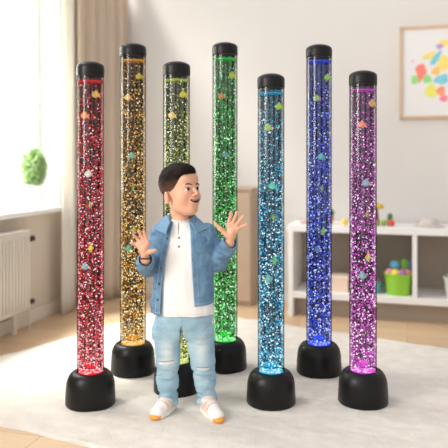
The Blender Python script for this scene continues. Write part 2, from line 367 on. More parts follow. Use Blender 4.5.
for du, c, nm, lb in ((-.035, (200, 170, 60), 'mustard_toy', 'mustard toy ball left in the teal bucket'), (.02, (110, 150, 60), 'moss_toy', 'moss green toy ball in the teal bucket'), (.045, (170, 110, 120), 'plum_toy', 'plum toy ball right in the teal bucket')):
    ball(onshelf(.562+du, .12, BZ+.075), .024, c, nm, lb)
ball(onshelf(1.10, .08, BZ+.15), .032, (235, 205, 70), 'yellow_toy2', 'yellow toy ball in the white bucket at the right edge')
# card box and jar in the left compartment
bx_ = tag(empty('storage_box', onshelf(.32, .15, BZ), ROT+.05), 'pale peach storage box in the left shelf compartment', 'box')
MB().box((0, 0, .045), (.17, .16, .09), None, .004).build('box_body', mat('peach_card', (232, 205, 186), .7), bx_, False); MB().box((0, 0, .097), (.176, .166, .02), None, .004).build('lid', mat('peach_lid', (238, 216, 200), .7), bx_, False)
# things on the shelf top
tt = tag(empty('toy_tree', onshelf(.60, .16, TZ)), 'toy tree with maroon stem and mustard crown on the shelf top', 'toy')
MB().tube([(0, 0, 0), (.004, 0, .05), (0, 0, .12)], [.022, .012, .008]).build('trunk', mat('maroon', (120, 50, 60), .5), tt)
mb = MB(); [mb.ell((.028*math.cos(a), .02*math.sin(a), .13), (.024, .022, .018), 8) for a in (0, 1.3, 2.6, 3.9, 5.2)]; mb.ell((0, 0, .14), (.025, .025, .02), 8); mb.build('crown', mat('mustard', (214, 176, 50), .5), tt)
ball(onshelf(.585, .08, TZ+.026), .026, (235, 215, 110), 'butter_toy', 'butter yellow toy ball on the shelf top beside the toy tree')
ball(onshelf(.70, .10, TZ+.024), .024, (215, 75, 60), 'red_toy', 'red toy ball on the shelf top right of the toy tree')
ball(onshelf(.648, .12, TZ+.022), .022, (150, 190, 80), 'leaf_toy', 'light green toy ball between toy tree and red ball')
cn = MB().lathe([(.0001, 0), (.02, 0), (.02, .02), (.016, .05), (.02, .06), (.012, .082), (.0001, .085)], 20).build('toy_bottle', mat('forest_toy', (60, 120, 70), .5)); cn.location = onshelf(.69, .17, TZ); tag(cn, 'dark green toy bottle behind the red ball on the shelf top', 'toy')
hat = tag(empty('sun_hat', onshelf(.95, .16, TZ)), 'greyish beige felt hat lying on the shelf top below the picture', 'hat')
hm = mat('felt', (206, 196, 190), .9)
MB().lathe([(.0001, .0), (.10, .0), (.104, .004), (.1, .008), (.066, .012), (.0001, .012)], 36).build('brim', hm, hat); MB().lathe([(.066, .01), (.06, .04), (.045, .056), (.0001, .06)], 36).build('crown', hm, hat)
toyblock(onshelf(1.155, .10, TZ), (.06, .05, .06), (232, 214, 120), 'block_yellow', 'pale yellow toy block on the shelf top at the right edge of the view')
fp = tag(empty('potted_flower', onshelf(.275, .14, TZ)), 'small terracotta pot with green leaves on the shelf top beside the blue lamp', 'potted plant')
MB().lathe([(.0001, 0), (.022, 0), (.032, .045), (.035, .05), (.028, .05), (.0001, .045)], 24).build('pot', mat('terracotta', (205, 130, 95), .7), fp); foliage('leaves', (0, 0, .075), (.03, .03, .035), 160, .014, mat('pot_leaf', (90, 130, 70), .6), fp, 9)
ball(onshelf(.385, .08, TZ+.025), .025, (240, 210, 110), 'amber_toy', 'amber toy ball on the shelf top left of the magenta lamp')
toyblock(onshelf(.10, .12, TZ), (.06, .045, .018), (226, 180, 160), 'pink_block', 'flat pale pink toy block at the left end of the shelf top')

# narrow cabinet behind the green lamp
cb = tag(empty('side_cabinet', room(1.05, .2, 0), ROT), 'narrow tan cabinet against the back wall behind the green lamp', 'cabinet')
cm = mat('tan_laminate', (180, 156, 135), .6, noise=.04, nscale=6)
MB().box((.13, .09, .445), (.26, .18, .85), None, .004).build('cabinet_body', cm, cb, False); MB().box((.13, -.008, .445), (.25, .014, .82), None, .003).build('door', cm, cb, False)
MB().box((.13, .088, .879), (.27, .2, .018), None, .003).build('cabinet_top', cm, cb, False); MB().box((.13, .09, .01), (.24, .16, .02)).build('plinth', cm, cb, False)

# ------------------------------------------------------------------ the rug
def noise3(P, seed=0):
    rg = np.random.RandomState(seed); T = rg.uniform(-1, 1, (32, 32, 32)).astype(np.float32)
    P = np.asarray(P); I = np.floor(P).astype(np.int64); f = (P-I).astype(np.float32); f = f*f*(3-2*f); out = 0
    for dx in (0, 1):
        for dy in (0, 1):
            for dz in (0, 1):
                w = (f[..., 0] if dx else 1-f[..., 0])*(f[..., 1] if dy else 1-f[..., 1])*(f[..., 2] if dz else 1-f[..., 2])
                out = out+w*T[(I[..., 0]+dx) % 32, (I[..., 1]+dy) % 32, (I[..., 2]+dz) % 32]
    return out
RUG = .014
def make_rug():
    A, B, Cc, D = [np.array(p) for p in ((-1.635, 3.015), (-.38, 4.71), (2.35, 3.04), (1.205, 1.55))]
    nu, nv = 330, 300
    U, V = np.meshgrid(np.linspace(0, 1, nu), np.linspace(0, 1, nv), indexing='ij'); U = U[..., None]; V = V[..., None]
    P = (A*(1-U)+D*U)*(1-V)+(B*(1-U)+Cc*U)*V
    e = np.minimum(np.minimum(U, 1-U)*2.6, np.minimum(V, 1-V)*2.1)[..., 0]
    ed = noise3(np.dstack([P*9, P[..., :1]*0]), 4)[..., None]*.012*(e[..., None] < .02); P = P+ed
    q = np.dstack([P, P[..., :1]*0])
    # ridges of the pile run roughly along the near edge
    c, s = math.cos(-.42), math.sin(-.42); qa = np.stack([q[..., 0]*c+q[..., 1]*s, -q[..., 0]*s+q[..., 1]*c, q[..., 2]], -1)
    z = RUG+.0032*noise3(qa*np.array([2.5, 11, 1]), 1)+.0016*noise3(qa*np.array([14, 40, 1]), 2)+.0008*noise3(q*70, 3)
    z = z*np.clip(e/.012, 0, 1)**.4
    z[0, :] = z[-1, :] = .001; z[:, 0] = z[:, -1] = .001
    Vt = np.dstack([P, z[..., None]]).reshape(-1, 3)
    i = np.arange(nu-1)[:, None]*nv+np.arange(nv-1)[None]; i = i.ravel(); F = np.stack([i, i+nv, i+nv+1, i+1], 1)
    n0 = len(Vt); Vt = np.vstack([Vt, [[*A, .0005], [*D, .0005], [*Cc, .0005], [*B, .0005]]]); F = np.vstack([F, [[n0, n0+3, n0+2, n0+1]]])
    m = mat('wool_pile', (233, 224, 215), .95, noise=.07, nscale=14, bump=.7, bscale=220, spec=.1, sheen=.2)
    return tag(from_np('area_rug', Vt, F, m), 'large fluffy cream rug spread on the wooden floor under the lamps', 'rug')
make_rug()
GZ = RUG+.001

# ------------------------------------------------------------------ bubble tube lamps
black = mat('black_plastic', (12, 11, 12), .38, spec=.32)
ICO = None
def ico():
    bm = bmesh.new(); bmesh.ops.create_icosphere(bm, subdivisions=1, radius=1); bm.verts.ensure_lookup_table()
    v = np.array([x.co[:] for x in bm.verts]); f = np.array([[y.index for y in x.verts] for x in bm.faces]); bm.free(); return v, f
IV, IF = ico()
def bubbles(name, n, R, z0, z1, mats, weights, parent, seed, bright_low):
    rg = np.random.RandomState(seed)
    t = rg.uniform(0, 1, n*2)
    keep = rg.uniform(0, 1, n*2) < np.interp(t, [0, .03, .05, .12, .55, .8, .93, 1], [.8, 1, 1, 1, .82, .6, .34, .22]); t = t[keep][:n]; n = len(t)
    a = rg.uniform(0, 2*math.pi, n); r = R*np.where(rg.uniform(0, 1, n) < .22, rg.uniform(.4, .85, n), rg.uniform(.88, 1, n)); P = np.stack([r*np.cos(a), r*np.sin(a), z0+(z1-z0)*t], 1)
    s = rg.uniform(.0014, .0042, n)*np.interp(t, [0, .3, 1], [1.12, 1, .82])
    st = rg.uniform(.75, 1.25, (n, 3))
    V = (P[:, None, :]+IV[None]*(s[:, None]*st)[:, None, :]).reshape(-1, 3); F = (IF[None]+(np.arange(n)*len(IV))[:, None, None]).reshape(-1, 3)
    # base light fading up the column is painted in: fewer bright bubbles
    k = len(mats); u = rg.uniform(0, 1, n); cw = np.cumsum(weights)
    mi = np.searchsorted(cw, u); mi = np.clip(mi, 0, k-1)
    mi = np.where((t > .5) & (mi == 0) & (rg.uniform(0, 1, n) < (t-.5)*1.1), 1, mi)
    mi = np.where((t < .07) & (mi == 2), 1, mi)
    o = from_np(name, V, F, mats, parent, False, mi=np.repeat(mi, len(IF))); o['kind'] = 'stuff'; return o

def lamp(cname, label, x, y, sc, height, rt, led, pale, deep, tint, seed):
    """x, y on the rug; sc scales the base; height is the full height; rt the tube radius"""
    t = tag(empty('bubble_lamp', (x, y, GZ)), label, 'bubble lamp', 'row of glitter bubble lamps')
    rb = .112*sc; hb = .147*sc
    prof = [(.0001, 0), (rb*.97, 0), (rb, .006), (rb*.995, hb*.25), (rb*.975, hb*.5)]
    for k in range(1, 9):
        a = math.pi/2*k/8; prof.append((rt*1.10+(rb*.975-rt*1.10)*math.cos(a), hb*.5+hb*.5*math.sin(a)))
    prof += [(rt*1.03, hb), (rt*1.03, hb-.012), (.0001, hb-.012)]
    MB().lathe(prof, 64).build('lamp_base', black, t, True, 50)
    pm = emit('led_plate_'+cname, led, 1.15)
    pm2 = emit('led_plate_light_'+cname, pale, 1.2)
    p = MB().lathe([(.0001, hb-.011), (rt*.93, hb-.011), (rt*.93, hb-.003), (rt*.8, hb-.001), (.0001, hb-.001)], 40).build('light_plate', pm, t)
    mb = MB(); rg = random.Random(seed)
    for i in range(60):
        a = rg.uniform(0, 6.28); r = rt*.88*math.sqrt(rg.random()); mb.ell((r*math.cos(a), r*math.sin(a), hb), (rg.uniform(.003, .008), rg.uniform(.002, .004), .0015), 4)
    mb.build('plate_glints', pm2, p)
    d0 = MB().lathe([(rt*.52*math.cos(a)+.0001, hb+.016+.022*math.sin(a)) for a in [math.pi/2*k/8 for k in range(9)]]+[], 32).build('light_dome', emit('led_dome_'+cname, led, 2.0), p)
    pl_ = bpy.data.lights.new('led', 'POINT'); pl_.energy = .35; pl_.color = lin(led); pl_.shadow_soft_size = .02; po = bpy.data.objects.new('led', pl_); C.objects.link(po); po.parent = t; po.location = (0, 0, hb+.055)
    hcap = .040; zt = height-hcap-.026
    # acrylic tube, dark core, bubbles
    n = 48
    MB().lathe([(rt*.965, hb-.008), (rt, hb-.008), (rt, zt+.012), (rt*.965, zt+.012), (rt*.965, hb-.008)], n).build('acrylic_tube', clear('acrylic', (.93, .93, .93), (.16, .16, .17), .3), t, True, 50)
    zw = zt-.024
    wp = [(.0001, hb+.020), (rt*.80, hb+.020), (rt*.80, zt-.001), (.0001, zt-.001)]
    MB().lathe(wp, n).build('dark_core', clear('dark_core_'+cname, tint, tuple(c*.30 for c in tint), .1), t, True, 50)  # core added to dim what shows through the tube
    mb = MB().lathe([(.0001, zw-.004), (rt*.9, zw-.004), (rt*.915, zw-.001), (rt*.9, zw+.002), (.0001, zw+.001)], 40)
    for i in range(150):
        a = rg.uniform(0, 6.28); mb.ell((rt*.9*math.cos(a), rt*.9*math.sin(a), zw+rg.gauss(-.003, .0045)), (rg.uniform(.0015, .004), rg.uniform(.0015, .003), rg.uniform(.001, .0025)), 3)
    mb.build('surface_glow', emit('glow_band_'+cname, led, .55, False), t)  # LED glow at the water surface, put in as an emissive band
    pipe = clear('refraction_rod', (.35, .35, .36), (.10, .10, .10), .3)  # dark rods added to imitate refraction stripes in the tube
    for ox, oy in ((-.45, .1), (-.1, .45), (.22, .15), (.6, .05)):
        MB().tube([(rt*ox, rt*oy, hb+.01), (rt*ox, rt*oy, zt)], .0042, 8).build('refraction_rod', pipe, t)
    ms = [emit('bubble_bright_'+cname, pale, 1.45, False), emit('bubble_colour_'+cname, tuple(a*.88+b*.12 for a, b in zip(led, pale)), 1.0, False), emit('bubble_deep_'+cname, tuple(a*.55+b*.45 for a, b in zip(deep, led)), .8, False)]  # LED light scattered by the bubbles, painted in as emission
    bubbles('bubbles', int(5200*(height-hb)/1.36), rt*.93, hb+.008, zw-.004, ms, [.32, .38, .30], t, seed, True)
    cp = [(.0001, zt), (rt*1.02, zt), (rt*1.03, zt+.002), (rt*1.03, zt+hcap-.004)]
    cp += [(rt*1.02*math.cos(a)+.0001, zt+hcap+.026*math.sin(a)) for a in [math.pi/2*k/10 for k in range(1, 11)]]
    MB().lathe(cp, 64).build('lamp_cap', black, t, True, 50)
    return t, zt, rt

# plastic fish
def fish(name, loc, kind, c1, c2, label, size, face):
    c1 = tuple(int(min(255, v*.86+42)) for v in c1); c2 = tuple(int(min(255, v*.86+38)) for v in c2)
    m1 = mat('fish_%d_%d_%d' % c1, c1, .5); m2 = mat('fish_%d_%d_%d' % c2, c2, .5); s = size
    t = tag(empty(name, loc, 0), label, 'toy fish', 'plastic fish floating in the bubble lamps'); t.scale = (face, 1, 1)
    if kind == 'round':
        b = [(-.0135, .001), (-.010, .006), (-.004, .011), (.0, .0155), (.004, .0125), (.008, .0075), (.0105, .001), (.008, -.006), (.002, -.010), (-.006, -.009), (-.011, -.005)]
        mb = MB().prism([(x*s, z*s) for x, z in b], -.003*s, .003*s).ell((-.001*s, 0, 0), (.0105*s, .0058*s, .0088*s), 8)
        mb.build('fish_body', m1, t)
        MB().prism([(x*s, z*s) for x, z in ((.008, .0), (.0165, .006), (.014, -.002), (.017, -.0105), (.009, -.006))], -.0016*s, .0016*s).build('tail_fin', m2, t)
    elif kind == 'tall':
        MB().ell((0, 0, 0), (.0062*s, .008*s, .0125*s), 8).build('fish_body', m1, t)
        for dx in (-.003, .003): MB().box((dx*s, -.0052*s, 0), (.0022*s, .006*s, .019*s)).build('stripe', m2, t)
        MB().prism([(x*s, z*s) for x, z in ((-.003, .010), (0, .018), (.003, .010))], -.001*s, .001*s).build('dorsal_fin', m1, t)
        MB().prism([(x*s, z*s) for x, z in ((-.004, -.010), (-.008, -.0165), (.007, -.0165), (.004, -.010))], -.001*s, .001*s).build('tail_fin', m2, t)
    else:
        mb = MB().prism([(x*s, z*s) for x, z in ((-.0115, -.004), (-.004, .006), (.0, .017), (.0045, .006), (.010, -.003), (.003, -.0095), (-.005, -.009))], -.003*s, .003*s).ell((0, 0, -.001*s), (.0085*s, .0055*s, .0085*s), 8); mb.build('fish_body', m1, t)
        MB().prism([(x*s, z*s) for x, z in ((-.002, -.008), (-.007, -.0155), (.005, -.0155), (.003, -.008))], -.0016*s, .0016*s).build('tail_fin', m2, t)
    MB().ell((-.006*s, -.0052*s, .002*s), (.0014*s, .001*s, .0014*s), 4).build('eye', dk, t)
    return t

# name, label, centre x px, cap top, bottom of base, base half width, tube half width, colours
LAMPS = [
 ('red', 'red glitter bubble lamp with black domed base, first from the left', 90.5, 61, 410, 24.7, 13.4, (255, 50, 66), (255, 205, 212), (170, 16, 34), (.50, .34, .36)),
 ('gold', 'golden amber glitter bubble lamp standing behind the raised hand at the left', 133, 43, 377, 22.1, 13.0, (255, 178, 56), (255, 238, 190), (150, 92, 22), (.46, .43, .37)),
 ('olive', 'pale yellow-green glitter bubble lamp standing right behind the boy', 176.5, 61, 396, 22.8, 13.4, (206, 220, 92), (244, 250, 205), (112, 126, 50), (.45, .47, .40)),
 ('green', 'green glitter bubble lamp standing behind the raised hand at the right', 225, 42, 373, 21.8, 12.5, (48, 225, 72), (200, 255, 205), (16, 120, 34), (.35, .47, .37)),
 ('cyan', 'light blue glitter bubble lamp, the shortest, in the front row right of the boy', 271, 73, 409, 24.5, 13.3, (52, 190, 235), (205, 240, 255), (18, 92, 140), (.36, .45, .50)),
 ('blue', 'deep blue glitter bubble lamp in the back row between light blue and magenta lamps', 319, 44, 378, 22.4, 12.7, (52, 84, 255), (190, 205, 255), (24, 30, 160), (.34, .37, .54)),
 ('magenta', 'magenta glitter bubble lamp with black domed base, last on the right', 363, 70, 408.5, 24.7, 13.5, (236, 86, 222), (255, 215, 250), (124, 34, 122), (.47, .37, .48)),
]
FISH = [  # offset x px, offset below the cap top px, kind, facing
 (8, 34, 'round', 1), (-4, 55, 'round', 1), (.5, 113, 'round', 1), (2, 144, 'tall', 1), (3, 186, 'drop', 1), (-3.5, 205, 'round', -1)]
YE = (252, 226, 60); FC = {
 'red': [((250, 205, 70), (255, 170, 60)), ((255, 130, 60), (255, 170, 60)), ((235, 235, 235), (255, 150, 80)), ((245, 215, 80), (70, 60, 30)), ((252, 226, 60), (240, 190, 50)), ((120, 190, 205), (255, 150, 60))],
 'gold': [(YE, YE), ((250, 215, 90), (235, 90, 70)), ((110, 215, 190), (245, 210, 90)), ((230, 220, 80), (80, 120, 50)), ((240, 240, 70), YE), ((80, 215, 170), (60, 190, 190))],
 'olive': [((240, 240, 60), YE), ((250, 190, 80), (240, 235, 70))],
 'green': [((235, 235, 60), YE), ((245, 165, 70), (240, 120, 60)), ((110, 205, 215), (230, 240, 200)), ((240, 205, 80), (120, 110, 40)), (YE, (240, 210, 60))],
 'cyan': [((190, 235, 80), (170, 225, 60)), ((150, 190, 70), (225, 130, 70)), ((80, 220, 190), (120, 225, 220)), ((200, 225, 60), (40, 80, 60)), ((90, 230, 150), (120, 235, 120)), ((90, 200, 190), (200, 220, 90))],
 'blue': [((180, 240, 80), (160, 230, 60)), ((150, 190, 90), (225, 120, 80)), ((90, 215, 215), (120, 230, 190)), ((190, 230, 60), (30, 60, 80)), ((160, 240, 80), (190, 240, 80)), ((70, 150, 225), (60, 130, 210))],
 'magenta': [((255, 200, 110), (255, 180, 90)), ((255, 130, 110), (255, 160, 90)), ((140, 190, 225), (255, 170, 120)), ((245, 215, 100), (90, 50, 50)), ((255, 225, 130), (250, 210, 110)), ((110, 190, 200), (250, 150, 120))]}
CN = {(0): 'highest', 1: 'second highest', 2: 'third highest', 3: 'upright striped', 4: 'teardrop-shaped', 5: 'lowest'}
def cname_of(c):
    r, g, b = c
    if r > 225 and g > 220 and b > 200: return 'white'
    if r > 225 and g > 180: return 'yellow'
    if r > 225: return 'orange'
    if b > g*1.15: return 'blue'
    if b > g*.78: return 'teal'
    if r > 140: return 'lime'
    return 'green'
LPOS = {}
for i, (cn_, lab, cx, yt, yb, hw, tw, led, pale, deep, tint) in enumerate(LAMPS):
    ch = CAM_H-GZ; z = 2.9
    for _ in range(20): z = 640*ch/(yb+(2.2 if yb > 380 else 1.2)-hw*ch/z-160)          # base centre on the rug
    X = (cx-224)/640*z; m_px = z/640; zm = z
    sc = hw*m_px/.112; Ht = ch-(yt+0.5-160)*m_px; rt = tw*m_px
    t, zt, rt = lamp(cn_, lab, X, z, sc, Ht, rt, led, pale, deep, tint, 11+i)
    LPOS[cn_] = (X, z)
    for j, (fx, fy, kind, face) in enumerate(FISH):
        if j >= len(FC[cn_]): break
        c1, c2 = FC[cn_][j]; kw = {'tall': 'striped', 'drop': 'teardrop-shaped', 'round': 'round'}[kind]
        zz = CAM_H-(yt+fy-160)*(z-.03)/640
        lb = '%s plastic fish, %s in the %s lamp' % (cname_of(c1), ('highest', 'second highest', 'third highest', 'fourth from the top', 'fifth from the top', 'sixth from the top')[j], {'olive': 'pale yellow-green', 'cyan': 'light blue', 'gold': 'golden amber', 'blue': 'deep blue'}.get(cn_, cn_))
        if kind != 'round': lb = lb.replace('plastic fish', kw+' plastic fish')
        fa = math.asin(fx*.88*m_px/(rt*.86)); fo = fish('toy_fish', (X+rt*.86*math.sin(fa), z-rt*.86*math.cos(fa), zz), kind, c1, c2, lb, 1.3 if kind != 'tall' else 1.1, face); fo.rotation_euler[2] = fa*.65

# ------------------------------------------------------------------ modelling by distance fields (smooth organic shapes)
class Field:
    def __init__(s, lo, hi, h):
        s.h = h; s.lo = np.array(lo, dtype=np.float64); s.n = np.ceil((np.array(hi)-s.lo)/h).astype(int)+1
        s.ax = [(s.lo[i]+np.arange(s.n[i])*h).astype(np.float32) for i in range(3)]
        s.d = np.full(tuple(s.n), .08, dtype=np.float32)
    def sub(s, lo, hi):
        a = np.clip(np.floor((np.array(lo)-s.lo)/s.h).astype(int), 0, s.n); b = np.clip(np.ceil((np.array(hi)-s.lo)/s.h).astype(int)+1, 0, s.n)
        return tuple(slice(i, j) for i, j in zip(a, b))
    def put(s, fn, lo, hi, k=.0, mode='add'):
        m = k+.012; sl = s.sub(np.array(lo)-m, np.array(hi)+m)
        if any(x.stop <= x.start for x in sl): return s
        X = s.ax[0][sl[0]][:, None, None]; Y = s.ax[1][sl[1]][None, :, None]; Z = s.ax[2][sl[2]][None, None, :]
        e = fn(X, Y, Z); d = s.d[sl]
        if mode == 'add': r = smin(d, e, k)
        elif mode == 'cut': r = -smin(-d, e, k)
        else: r = -smin(-d, -e, k)
        s.d[sl] = r; return s
    def ell(s, c, r, M=None, k=.0, mode='add'):
        c = np.array(c, dtype=float); r = np.array(r, dtype=float); R = max(r); A = np.array(M) if M is not None else None
        def fn(X, Y, Z):
            x = X-c[0]; y = Y-c[1]; z = Z-c[2]
            if A is not None: x, y, z = A[0, 0]*x+A[1, 0]*y+A[2, 0]*z, A[0, 1]*x+A[1, 1]*y+A[2, 1]*z, A[0, 2]*x+A[1, 2]*y+A[2, 2]*z
            k0 = np.sqrt((x/r[0])**2+(y/r[1])**2+(z/r[2])**2); k1 = np.sqrt((x/r[0]**2)**2+(y/r[1]**2)**2+(z/r[2]**2)**2)+1e-6
            return (k0*(k0-1)/k1).astype(np.float32)
        return s.put(fn, c-R, c+R, k, mode)
    def cap(s, a, b, ra, rb, k=.0, mode='add', flat=None):
        a = np.array(a, dtype=float); b = np.array(b, dtype=float); R = max(ra, rb); ba = b-a; L2 = float(ba @ ba)+1e-9
        def fn(X, Y, Z):
            x = X-a[0]; y = Y-a[1]; z = Z-a[2]
            t = np.clip((x*ba[0]+y*ba[1]+z*ba[2])/L2, 0, 1)
            return (np.sqrt((x-t*ba[0])**2+(y-t*ba[1])**2+(z-t*ba[2])**2)-(ra+(rb-ra)*t)).astype(np.float32)
        return s.put(fn, np.minimum(a, b)-R, np.maximum(a, b)+R, k, mode)
    def chain(s, pts, rs, k=.0, mode='add'):
        for i in range(len(pts)-1): s.cap(pts[i], pts[i+1], rs[i], rs[i+1], k, mode)
        return s
    def loft(s, rows, k=.0, mode='add', p=2.3):    # rows: z, cx, cy, rx, ry
        rows = np.array(sorted(rows)); zz = rows[:, 0]
        lo = (min(rows[:, 1]-rows[:, 3]), min(rows[:, 2]-rows[:, 4]), zz[0]); hi = (max(rows[:, 1]+rows[:, 3]), max(rows[:, 2]+rows[:, 4]), zz[-1])
        def fn(X, Y, Z):
            zs = Z.ravel(); g = lambda i: np.interp(zs, zz, rows[:, i])[None, None, :]
            cx, cy, rx, ry = g(1), g(2), g(3), g(4)
            q = (np.abs((X-cx)/rx)**p+np.abs((Y-cy)/ry)**p)**(1/p)
            d = (q-1)*np.minimum(rx, ry); e = np.maximum(zz[0]-Z, Z-zz[-1]); return np.maximum(d, e).astype(np.float32)
        return s.put(fn, lo, hi, k, mode)
    def ripple(s, fn):                              # fn(P) -> offset near the surface
        m = np.abs(s.d) < .016; I = np.argwhere(m); P = s.lo+I*s.h; s.d[m] += fn(P).astype(np.float32); return s
    def mesh(s):
        d = s.d; sg = d < 0; n = s.n
        c = np.zeros(tuple(n-1), dtype=np.uint8)
        for i in (0, 1):
            for j in (0, 1):
                for k in (0, 1): c += sg[i:n[0]-1+i, j:n[1]-1+j, k:n[2]-1+k]
        act = (c > 0) & (c < 8); I = np.argwhere(act)
        idx = np.full(act.shape, -1, dtype=np.int32); idx[act] = np.arange(len(I))
        cor = np.array([(i, j, k) for i in (0, 1) for j in (0, 1) for k in (0, 1)])
        D = np.stack([d[I[:, 0]+q[0], I[:, 1]+q[1], I[:, 2]+q[2]] for q in cor], 1)
        acc = np.zeros((len(I), 3)); cnt = np.zeros(len(I))
        for a in range(8):
            for b in range(a+1, 8):
                if np.abs(cor[a]-cor[b]).sum() != 1: continue
                x = (D[:, a] < 0) != (D[:, b] < 0); t = D[x, a]/(D[x, a]-D[x, b])
                acc[x] += cor[a]+t[:, None]*(cor[b]-cor[a]); cnt[x] += 1
        V = s.lo+(I+acc/cnt[:, None])*s.h; Fs = []
        for ax in range(3):
            u, v = [(1, 2), (2, 0), (0, 1)][ax]
            sl0 = [slice(None)]*3; sl1 = [slice(None)]*3; sl0[ax] = slice(0, -1); sl1[ax] = slice(1, None)
            A = sg[tuple(sl0)]; B = sg[tuple(sl1)]
            for flip, E in ((False, A & ~B), (True, ~A & B)):
                J = np.argwhere(E); J = J[(J[:, u] > 0) & (J[:, v] > 0) & (J[:, u] < n[u]-1) & (J[:, v] < n[v]-1)]
                if not len(J): continue
                e = np.eye(3, dtype=int); q = [J-e[u]-e[v], J-e[v], J, J-e[u]]
                f = np.stack([idx[t[:, 0], t[:, 1], t[:, 2]] for t in q], 1)
                Fs.append(f[:, ::-1] if flip else f)
        return V, np.vstack(Fs)
def smin(a, b, k):
    if k <= 0: return np.minimum(a, b)
    h = np.clip(.5+.5*(b-a)/k, 0, 1); return (b*(1-h)+a*h-k*h*(1-h)).astype(np.float32)
def mixc(a, b, t):
    t = np.clip(t, 0, 1)[:, None]; return a*(1-t)+b*t
def L3(c): return np.array(lin(c))
def fbm(P, s): return noise3(P, s)+.5*noise3(P*2.1, s+1)

# ------------------------------------------------------------------ the boy
BY = 2.767; BX0 = (185-224)/640*BY
boy = tag(empty('person', (BX0, BY, RUG)), 'child with short dark hair in open denim shirt and light jeans, both hands raised', 'person')
def P(px, py, dy=0.0):       # a spot on the figure: measured across and up, dy metres behind its middle plane
    Z = BY+dy; return np.array([(px-224)/640*Z-BX0, dy, CAM_H-(py-160)/640*Z-RUG])
# --- skeleton
SHR, ELR, WRR = P(161, 232, .005), P(147.5, 267, .03), P(145.5, 260, -.115)
SHL, ELL, WLL = P(207.5, 232, .005), P(218, 262, .03), P(229.5, 243.5, -.10)
HEAD = P(180.5, 189, -.01)
YAW, PIT = math.radians(47), math.radians(8)
HM = np.array(Matrix.Rotation(YAW, 3, 'Z') @ Matrix.Rotation(-PIT, 3, 'X'))
def hp(x, y, z): return HEAD+HM @ np.array([x, y, z])
def hr(M): return HM @ np.array(M)
bf = Field((-.25, -.20, .02), (.30, .13, 1.09), .0022)
HMn = HM
# head
bf.ell(hp(0, .014, .030), (.0700, .086, .078), HMn)
bf.ell(hp(0, -.022, -.033), (.0535, .060, .076), HMn, .03)
bf.ell(hp(0, -.056, -.096), (.0245, .021, .019), HMn, .03)          # chin
bf.ell(hp(0, -.012, -.076), (.041, .048, .028), HMn, .03)          # jaw
for sx in (-1, 1):
    bf.ell(hp(sx*.034, -.052, -.042), (.024, .020, .024), HMn, .022)    # cheek
bf.ell(hp(0, -.062, .038), (.046, .020, .030), HMn, .02)           # forehead
for sx in (-1, 1): bf.ell(hp(sx*.027, -.0835, -.008), (.0150, .0105, .0095), HMn, .008, 'cut')
for sx in (-1, 1): bf.cap(hp(sx*.014, -.0800, .004), hp(sx*.040, -.0715, .006), .0060, .0050, .008)   # brow ridge
for sx in (-1, 1): bf.cap(hp(sx*.018, -.0790, -.0215), hp(sx*.036, -.0720, -.020), .0040, .0038, .006)   # lower lid
bf.chain([hp(0, -.0795, .002), hp(0, -.088, -.014), hp(0, -.0985, -.030)], [.0050, .0058, .0070], .008)   # nose
for sx in (-1, 1): bf.ell(hp(sx*.0085, -.0905, -.0335), (.0060, .0075, .0055), HMn, .004)
for sx in (-1, 1): bf.ell(hp(sx*.0050, -.0965, -.0400), (.0028, .0036, .0024), HMn, .001, 'cut')
bf.ell(hp(0, -.0750, -.060), (.026, .014, .020), HMn, .012)        # mouth area
UL = [(-.0255, -.0715, -.0525), (-.012, -.0835, -.0555), (0, -.0880, -.0555), (.012, -.0835, -.0555), (.0255, -.0715, -.0525)]
LL = [(-.0240, -.0710, -.0545), (-.012, -.0815, -.0650), (0, -.0855, -.0685), (.012, -.0815, -.0650), (.0240, -.0710, -.0545)]
ML = [(-.0215, -.0780, -.0550), (-.010, -.0870, -.0600), (0, -.0900, -.0620), (.010, -.0870, -.0600), (.0215, -.0780, -.0550)]
bf.chain([hp(*p_) for p_ in UL], [.0020, .0030, .0034, .0030, .0020], .004)
bf.chain([hp(*p_) for p_ in LL], [.0020, .0034, .0040, .0034, .0020], .004)
bf.chain([hp(*p_) for p_ in ML], [.0022, .0046, .0052, .0046, .0022], .001, 'cut')
for sx in (-1, 1):        # ears
    e = Matrix.Rotation(sx*.35, 3, 'Z'); EM = hr(e)
    bf.ell(hp(sx*.0715, .016, -.032), (.0072, .0155, .0255), EM, .006)
    bf.ell(hp(sx*.0800, .012, -.029), (.0055, .0085, .0150), EM, .003, 'cut')
    bf.ell(hp(sx*.0690, .011, -.052), (.0060, .0080, .0075), EM, .004)
NB = P(181, 224, .012)
bf.chain([hp(0, .026, -.035), P(180, 213, .016), NB, P(182, 232, .01)], [.042, .0345, .0370, .050], .016)
# trunk, arms, legs (mostly under the clothes)
bf.loft([(P(0, 322)[2], P(184, 0)[0], 0, .100, .065), (P(0, 300)[2], P(185, 0)[0], 0, .095, .062), (P(0, 260)[2], P(184.5, 0)[0], 0, .088, .058), (P(0, 238)[2], P(184, 0)[0], .002, .088, .052), (P(0, 229)[2], P(183, 0)[0], .005, .070, .040), (P(0, 223)[2], P(181.5, 0)[0], .01, .042, .034)], .02)
for sh_, el_, wr_ in ((SHR, ELR, WRR), (SHL, ELL, WLL)): bf.chain([sh_, el_], [.032, .025], .02); bf.chain([el_, wr_], [.025, .0185], .015)
HIPR, KNR, ANR = P(168.5, 333, 0), P(168, 362, -.012), P(168, 402, .015)
HIPL, KNL, ANL = P(197.5, 333, 0), P(201.5, 362, -.015), P(207.5, 403, .012)
for a, b_, c in ((HIPR, KNR, ANR), (HIPL, KNL, ANL)): bf.chain([a, b_, c], [.050, .038, .027], .02)
